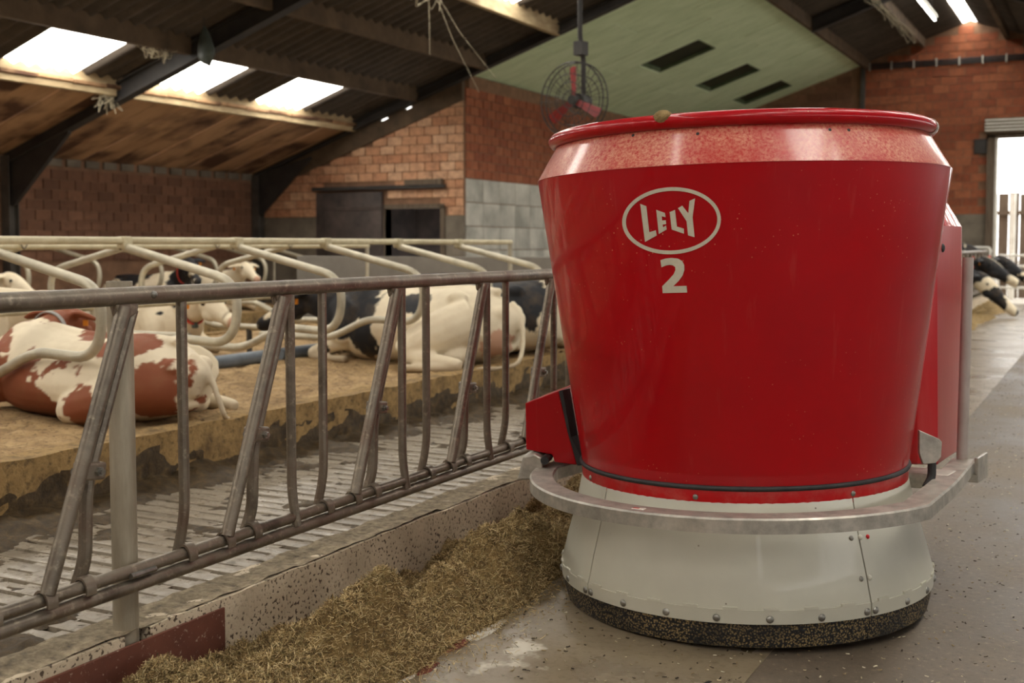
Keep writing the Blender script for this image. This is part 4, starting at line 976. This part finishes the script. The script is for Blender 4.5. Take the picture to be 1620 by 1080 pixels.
def cow(label, loc, rot, patches, shape=('lying', {}), base=WHITE, collar=None, ear_tag=None, seed=0, scale=1.0, zs=1.0, head=None, nose=PINK, rag=.5):
    kind, kw = shape
    mb, info = (lying(**kw) if kind == 'lying' else standing(**kw))
    key = (kind, tuple(sorted(kw.items())))
    if key not in SHAPES: SHAPES[key] = remesh(mb, .0155, 4)
    me = SHAPES[key].copy(); me.name = 'cow'
    n = len(me.vertices); co = np.empty(n*3, np.float32); me.vertices.foreach_get('co', co); co = co.reshape(n, 3)
    col = np.tile(np.array(base), (n, 1))
    nn = np.array([noise.fractal(Vector((p[0]*5+seed*3.1, p[1]*5+seed, p[2]*5)), .8, 2.1, 4) for p in co])
    if head is not None: patches = patches+[(head, info['poll'], (.62, .45, .5)), ]
    for c, ctr, rad in patches:
        d = 1-np.sqrt((((co-np.array(ctr))/np.array(rad))**2).sum(1))+nn*rag; k = np.clip(d*14+.5, 0, 1)[:, None]
        col = col*(1-k)+np.array(c)*k
    if nose is not None:
        d = 1-np.linalg.norm(co-(np.array(info['nose'])+np.array([.035*math.cos(info['hyaw']), .035*math.sin(info['hyaw']), 0])), axis=1)/.078; k = np.clip(d*9, 0, 1)[:, None]; col = col*(1-k)+np.array(nose)*k
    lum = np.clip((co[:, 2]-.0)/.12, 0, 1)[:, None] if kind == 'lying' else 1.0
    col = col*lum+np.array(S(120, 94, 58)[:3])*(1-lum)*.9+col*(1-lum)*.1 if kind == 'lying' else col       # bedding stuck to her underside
    at = me.attributes.new('hide', 'FLOAT_COLOR', 'POINT'); at.data.foreach_set('color', np.hstack([col, np.ones((n, 1))]).astype(np.float32).ravel())
    me.materials.clear(); me.materials.append(MATS['cow_hide'])
    o = put('cow', me, None, loc, (0, 0, rot), (scale, scale, scale*zs)); tag(o, label, 'cow')
    for p in info['eye']: MB().ball(p, .024, 10).build('eye', 'eye_dark', o, ang=60)
    if ear_tag:
        for p in info['tag']:
            h = info['hyaw']; MB().box((0, 0, 0), (.010, .04, .05)).build('ear_tag', 'tag_orange', o, (p[0]+.03*math.cos(h), p[1]+.03*math.sin(h), p[2]-.02), (0, 0, h), ang=0)
    if collar:
        c, s = math.cos(kw.get('yaw', 0)), math.sin(kw.get('yaw', 0)); nk = kw.get('neck', 1.0); lf = kw.get('lift', 0)
        if kind == 'lying': cc = Vector((.62+c*.36*nk, s*.29*nk, .562+lf*.6)); ax = Vector((c, s, .1)); rr = (.128, .182)
        else: cc = Vector((1.13, 0, .94 if kw.get('hz', 1) > .8 else .80)); ax = Vector((1, 0, -.1 if kw.get('hz', 1) > .8 else -.7)); rr = (.118, .158)
        ax.normalize(); up = (Vector((0, 0, 1))-ax*ax.z).normalized(); sd = ax.cross(up); mbc = MB(); N = 28; vs = []
        for da, q in ((-.022, 1), (.022, 1), (.022, 1.06), (-.022, 1.06)):
            for k in range(N): g = 2*math.pi*k/N; vs.append(cc+ax*da+sd*(rr[0]*q*math.cos(g))+up*(rr[1]*q*math.sin(g)))
        mbc.add(vs, [(a*N+k, a*N+(k+1) % N, ((a+1) % 4)*N+(k+1) % N, ((a+1) % 4)*N+k) for a in range(4) for k in range(N)])
        cl = mbc.build('collar', collar, o, ang=60)
        MB().box(cc-up*(rr[1]*1.10), (.05, .05, .06)).build('transponder', 'bag_plastic', cl, ang=0, bevel=.008)
    return o
PI = math.pi
# front row, heads towards the facing row (x local = away from the alley)
cow('white cow with big red brown patches lying with her rump at the kerb', (-5.55, 5.17, BZ-.03), PI-.02,
    [(BROWN, (.28, .40, .16), (.52, .34, .36)), (BROWN, (.62, .20, .52), (.16, .16, .14)), (BROWN, (-.52, .22, .66), (.22, .20, .13)), (BROWN, (-.80, .20, .30), (.20, .26, .24)), (BROWN, (-.50, .45, .12), (.20, .25, .20)), (BROWN, (-.15, .05, .70), (.2, .12, .08))],
    ('lying', dict(side=-1, yaw=-1.2, lift=.12, drop=.25)), collar='collar_grey', ear_tag=True, head=BROWN, seed=2, rag=.55, scale=.89, zs=.86, nose=BROWN)
cow('black and white cow lying in the front row with black head and white front leg', (-5.46, 8.82, BZ-.02), PI+.02,
    [(BLACK, (.62, .10, .55), (.42, .45, .42)), (BLACK, (.95, 0, .55), (.5, .5, .5)), (BLACK, (.38, .42, .22), (.20, .24, .24)), (BLACK, (-.10, .38, .58), (.20, .16, .10)), (WHITE, (.82, .27, .08), (.40, .16, .15)), (BLACK, (.84, .30, .13), (.07, .10, .06)), (WHITE, (.66, .05, .80), (.10, .3, .14)), (PINK, (-.85, .15, .2), (.16, .16, .12))],
    ('lying', dict(side=1, yaw=.05, lift=-.06, drop=.40)), head=BLACK, ear_tag=True, seed=5, nose=BLACK, scale=1.0)
cow('mostly black cow with white shoulder band lying farthest along the front row', (-5.46, 9.90, BZ), PI,
    [(BLACK, (-.35, .25, .55), (.55, .5, .34)), (BLACK, (.75, 0, .6), (.42, .5, .42)), (BLACK, (1.1, 0, .55), (.4, .4, .4))],
    ('lying', dict(side=-1, yaw=.25, lift=-.06)), head=BLACK, ear_tag=True, collar='collar_grey', seed=8, nose=BLACK)
# second row, facing the camera side
cow('white cow with small black neck spots and red collar lying in the second row', (-8.46, 8.33, BZ), -.03,
    [(BLACK, (.83, -.17, .58), (.035, .08, .045)), (BLACK, (.90, -.16, .44), (.03, .08, .05)), (BLACK, (.76, -.2, .66), (.03, .06, .03)), (BLACK, (.70, -.22, .48), (.03, .07, .025)), (BLACK, (.97, -.12, .50), (.025, .08, .04))],
    ('lying', dict(side=-1, yaw=-.28, lift=-.02, drop=.24, neck=1.1)), collar='collar_red', ear_tag=True, seed=11, rag=.12, scale=.93, zs=.9)
cow('plain white cow lying at the left edge in the second row', (-8.50, 6.06, BZ), .05,
    [(BLACK, (-.7, -.1, .5), (.25, .3, .25))], ('lying', dict(side=1, yaw=.9, lift=-.05)), seed=14)
# row along the wall
cow('black headed cow with orange ear tags and red collar in the far row', (-12.80, 13.05, BZ), 0,
    [(BLACK, (.9, 0, .7), (.35, .5, .5)), (BLACK, (-.3, 0, .6), (.5, .5, .3))], ('lying', dict(side=-1, yaw=-.5, lift=.30, drop=.5)), head=BLACK, collar='collar_red', ear_tag=True, seed=17, nose=BLACK, scale=.84)
cow('white cow with a dark flank lying at the far left in the wall row', (-12.80, 9.62, BZ), 0,
    [(BLACK, (.35, -.2, .55), (.3, .35, .25)), (BLACK, (-.8, 0, .5), (.3, .3, .3))], ('lying', dict(side=-1, yaw=.2, lift=.12)), seed=20, scale=.84)
cow('cream white cow with raised head lying in the far wall row', (-12.80, 14.20, BZ), 0,
    [], ('lying', dict(side=-1, yaw=-.4, lift=.2, drop=.3)), seed=23, ear_tag=True, scale=.84)
# cows eating through the fence at the far end
cow('black cow with white blaze reaching through the far fence', (-3.62, 24.50, .02), .0,
    [(BLACK, (.2, 0, 1.0), (1.3, .6, .6)), (BLACK, (1.3, 0, .9), (.6, .5, .6)), (WHITE, (1.50, 0, 1.0), (.22, .03, .3))], ('standing', dict(reach=.10)), collar='collar_red', ear_tag=True, seed=31, nose=BLACK, rag=.12)
cow('black cow with black muzzle reaching farthest out through the far fence', (-3.50, 26.60, .02), .0,
    [(BLACK, (.2, 0, 1.0), (1.3, .6, .6)), (BLACK, (1.3, 0, .9), (.7, .5, .6))], ('standing', dict(reach=.10)), collar='collar_red', ear_tag=True, seed=34, nose=BLACK)
cow('black and white cow eating low behind the grey marker pole', (-3.55, 23.11, .02), .0,
    [(BLACK, (.0, 0, 1.0), (1.0, .6, .6)), (BLACK, (1.25, 0, 1.0), (.34, .5, .4)), (BLACK, (1.6, 0, .3), (.2, .3, .3))], ('standing', dict(reach=.10, hz=.68, drop=.85)), collar='collar_red', seed=37, nose=BLACK)

# cracks in the lane in front of the robot
for pts in ([(-.985, 3.42), (-1.02, 3.33), (-1.035, 3.27), (-1.075, 3.20), (-1.08, 3.13)], [(-1.085, 3.43), (-1.105, 3.36), (-1.15, 3.30), (-1.155, 3.22), (-1.19, 3.15)]):
    L = [(x+.006*random.random(), y) for x, y in pts]; Rr = [(x+.012+.008*random.random(), y) for x, y in reversed(pts)]
    MB().prism(L+Rr, (0, 0, .0041), (1, 0, 0), (0, 1, 0), (0, 0, .0006)).build('crack', 'pit_dark', bpy.data.objects['floor_feed_lane'], ang=0)
# ------------------------------------------------------------------ things under the roof and beyond the door
fan = tag(empty('ventilation_fan', (-5.72, 12.7, 3.05), math.atan2(12.7, 5.72)-math.pi/2+.25), 'large round cage fan with red blades hanging from a rafter', 'fan')
cage = MB(); FR = .44
for yy, rr in ((-.09, .10), (-.10, .2), (-.09, .30), (-.05, FR), (.05, FR), (.09, .3), (.10, .15)):
    cage.sweep([(rr*math.cos(g), yy, rr*math.sin(g)) for g in np.linspace(0, 2*math.pi, 41)], .0055 if rr < FR else .009, 6, False, (0, 1, 0))
for k in range(28):
    g = 2*math.pi*k/28; c, s = math.cos(g), math.sin(g)
    cage.sweep([(r*c, y, r*s) for r, y in ((.06, -.09), (.2, -.10), (.30, -.09), (.40, -.07), (FR, -.05), (FR, .05), (.30, .09), (.12, .10))], .003, 5, False)
cage.build('wire_cage', 'fan_wire', fan)
for k in range(3):
    g = R(92+120*k); e1 = (math.cos(g), 0, math.sin(g)); e2 = (-math.sin(g)*.9, .35, math.cos(g)*.9)
    MB().prism([(.05, -.035), (.05, .035), (.38, .075), (.40, .0), (.38, -.06)], (0, 0, 0), e1, e2, (0, .008, 0)).build('blade', 'fan_red', fan, ang=0)
MB().sweep([(0, -.06, 0), (0, .06, 0)], .055, 16).build('hub', 'fan_wire', fan)
MB().sweep([(0, .06, 0), (0, .26, 0)], .09, 16).build('motor', 'fan_wire', fan)
MB().sweep(fillet([(0, .2, .05), (0, .2, .5), (0, .12, .75), (0, .12, 1.95)], .1), .03, 10).box((0, .14, .62), (.12, .14, .16)).build('hanger', 'rafter_steel', fan)
# plastic bag on a cord
bag = tag(empty('hanging_bag', (-9.98, 11.15, 3.62)), 'dark plastic bag hanging on a cord from the rafter', 'bag')
loft(b := MB(), [(0, 0, .40, .012, .012), (0, .01, .34, .05, .03), (0, .02, .18, .11, .06), (.02, .02, .03, .12, .07), (.05, .02, -.05, .05, .03), (.06, .02, -.09, .01, .01)], 4, 12, None, (0, 1, 0)); b.build('bag_body', 'bag_plastic', bag)
MB().sweep([(0, 0, .38), (0, 0, .62)], .006, 6).build('cord', 'black_rubber', bag)
# cobwebs hang under the purlins
def web(name, loc, strands_, lab):
    mb = MB()
    for p in strands_: mb.sweep(fillet(p, .05, 3), [(.0035 if 0 < i < len(fillet(p, .05, 3))-1 else .002) for i in range(len(fillet(p, .05, 3)))], 5, True)
    tag(mb.build(name, 'cobweb', None, loc), lab, 'cobweb')
rng = random.Random(4)
def tangle(n, sp, dn):
    out = []
    for k in range(n):
        a = (0, rng.uniform(-sp, sp), rng.uniform(-.03, .02)); b_ = (rng.uniform(-.1, .1), a[1]+rng.uniform(-.12, .12), -rng.uniform(.1, 1)*dn); c = (rng.uniform(-.12, .12), rng.uniform(-sp, sp), rng.uniform(-.04, .02))
        out.append([a, b_, c])
    return out
web('cobweb', (-7.9, 13.0, rz(7.9, -.17)), tangle(16, .35, .30)+[[(0, 0, 0), (0, .02, -.4), (0, .03, -.85)], [(0, .15, -.02), (.15, .35, -.6), (.30, .8, -1.25)], [(0, .2, -.02), (.2, .45, -.5), (.45, 1.0, -1.05)]], 'long dusty cobweb strands hanging from the upper cream purlin')
web('cobweb', (-11.8, 11.28, rz(11.8, -.16)), tangle(14, .14, .30), 'small pale cobweb where the rafter meets the lowest cream purlin')
web('cobweb', (-10.5, 10.9, rz(10.5, -.17)), tangle(16, .3, .16), 'wide dusty cobweb under the purlin beside the first skylight')
web('cobweb', (-4.1, 24.0, rz(4.1, -.17)), tangle(30, 3.2, .26), 'thick dusty cobwebs along the dark purlin near the end wall')
# fluorescent lamp at the ridge
lamp = tag(empty('tube_lamp', (-3.35, 23.4, 5.86)), 'long white fluorescent lamp under the ridge by the end wall', 'lamp')
MB().bx(-.05, .05, -1.7, 1.7, .03, .10).build('housing', 'white_paint', lamp, bevel=.008)
MB().sweep([(0, -1.66, 0), (0, 1.66, 0)], .022, 10).build('tube', 'tube_light', lamp)
for y in (-1.2, 1.2): MB().sweep([(0, y, .09), (0, y, rz(3.35)-5.84)], .006, 6).build('hanger', 'rafter_steel', lamp)
# conduit on the end wall
cd = tag(empty('cable_conduit', (-3.4, Y_FAR-.05, 5.56)), 'row of dark cables clipped along the orange brick end wall', 'cables')
for k in range(3): MB().sweep([(-2.1, 0, -.05+k*.05), (0, -.0, -.05+k*.05), (2.4, 0, -.05+k*.05)], .019, 8).build('cable', 'black_rubber', cd)
for k in range(9): MB().box((-1.9+k*.5, -.02, 0), (.035, .05, .19)).build('clip', 'galvanized', cd, ang=0)
tag(MB().bx(-2.95, -2.66, Y_FAR-.06, Y_FAR+.0, 3.42, 3.76).build('wall_box', 'rafter_steel', bevel=.01), 'small dark box on the brick beside the door lintel', 'box')
st = tag(MB().bx(-5.50, -5.40, Y_FAR-.13, Y_FAR-.02, 0, rz(5.45, -.1)).build('steel_upright', 'column_steel', bevel=.004), 'slim steel upright against the end wall under the green ceiling', 'post')
# yard beyond the door: gate, timber fence, white post
gate = tag(empty('yard_gate', (.0, 29.6, 0)), 'white tubular gate across the big open door', 'gate')
for z in (.35, .60, .85, 1.10): MB().sweep([(-2.45, 0, z), (1.5, 0, z)], .03, 10).build('gate_rail', 'white_paint', gate)
for x in (-2.42, -1.75, -.5, .6, 1.48): MB().sweep([(x, 0, .2), (x, 0, 1.13)], .026, 10).build('gate_upright', 'white_paint', gate)
tf = tag(empty('timber_fence', (.0, 32.0, 0)), 'weathered timber board fence in the yard beyond the gate', 'fence')
for k in range(26):
    x = -4.4+k*.25; MB().bx(x, x+.235, -.02+.012*(k % 2), .02+.012*(k % 2), 0, 2.62+.02*(k % 3)).build('board', 'wood_grey', tf, ang=0)
for z in (.5, 2.1): MB().bx(-4.4, 2.1, -.07, -.025, z, z+.1).build('batten', 'wood_grey', tf, ang=0)
tag(MB().sweep([(-2.28, 31.6, 0), (-2.28, 31.6, 2.62)], .07, 12).build('yard_post', 'white_paint'), 'white post in front of the timber fence in the yard', 'post')
# white bar above the far cow heads
tag(MB().sweep(fillet([(-3.3, 27.3, 1.30), (-2.42, 27.3, 1.28), (-2.42, 27.3, .3)], .05), .035, 10).build('barrier_bar', 'white_paint'), 'white horizontal barrier bar above the far black cow heads', 'bar')
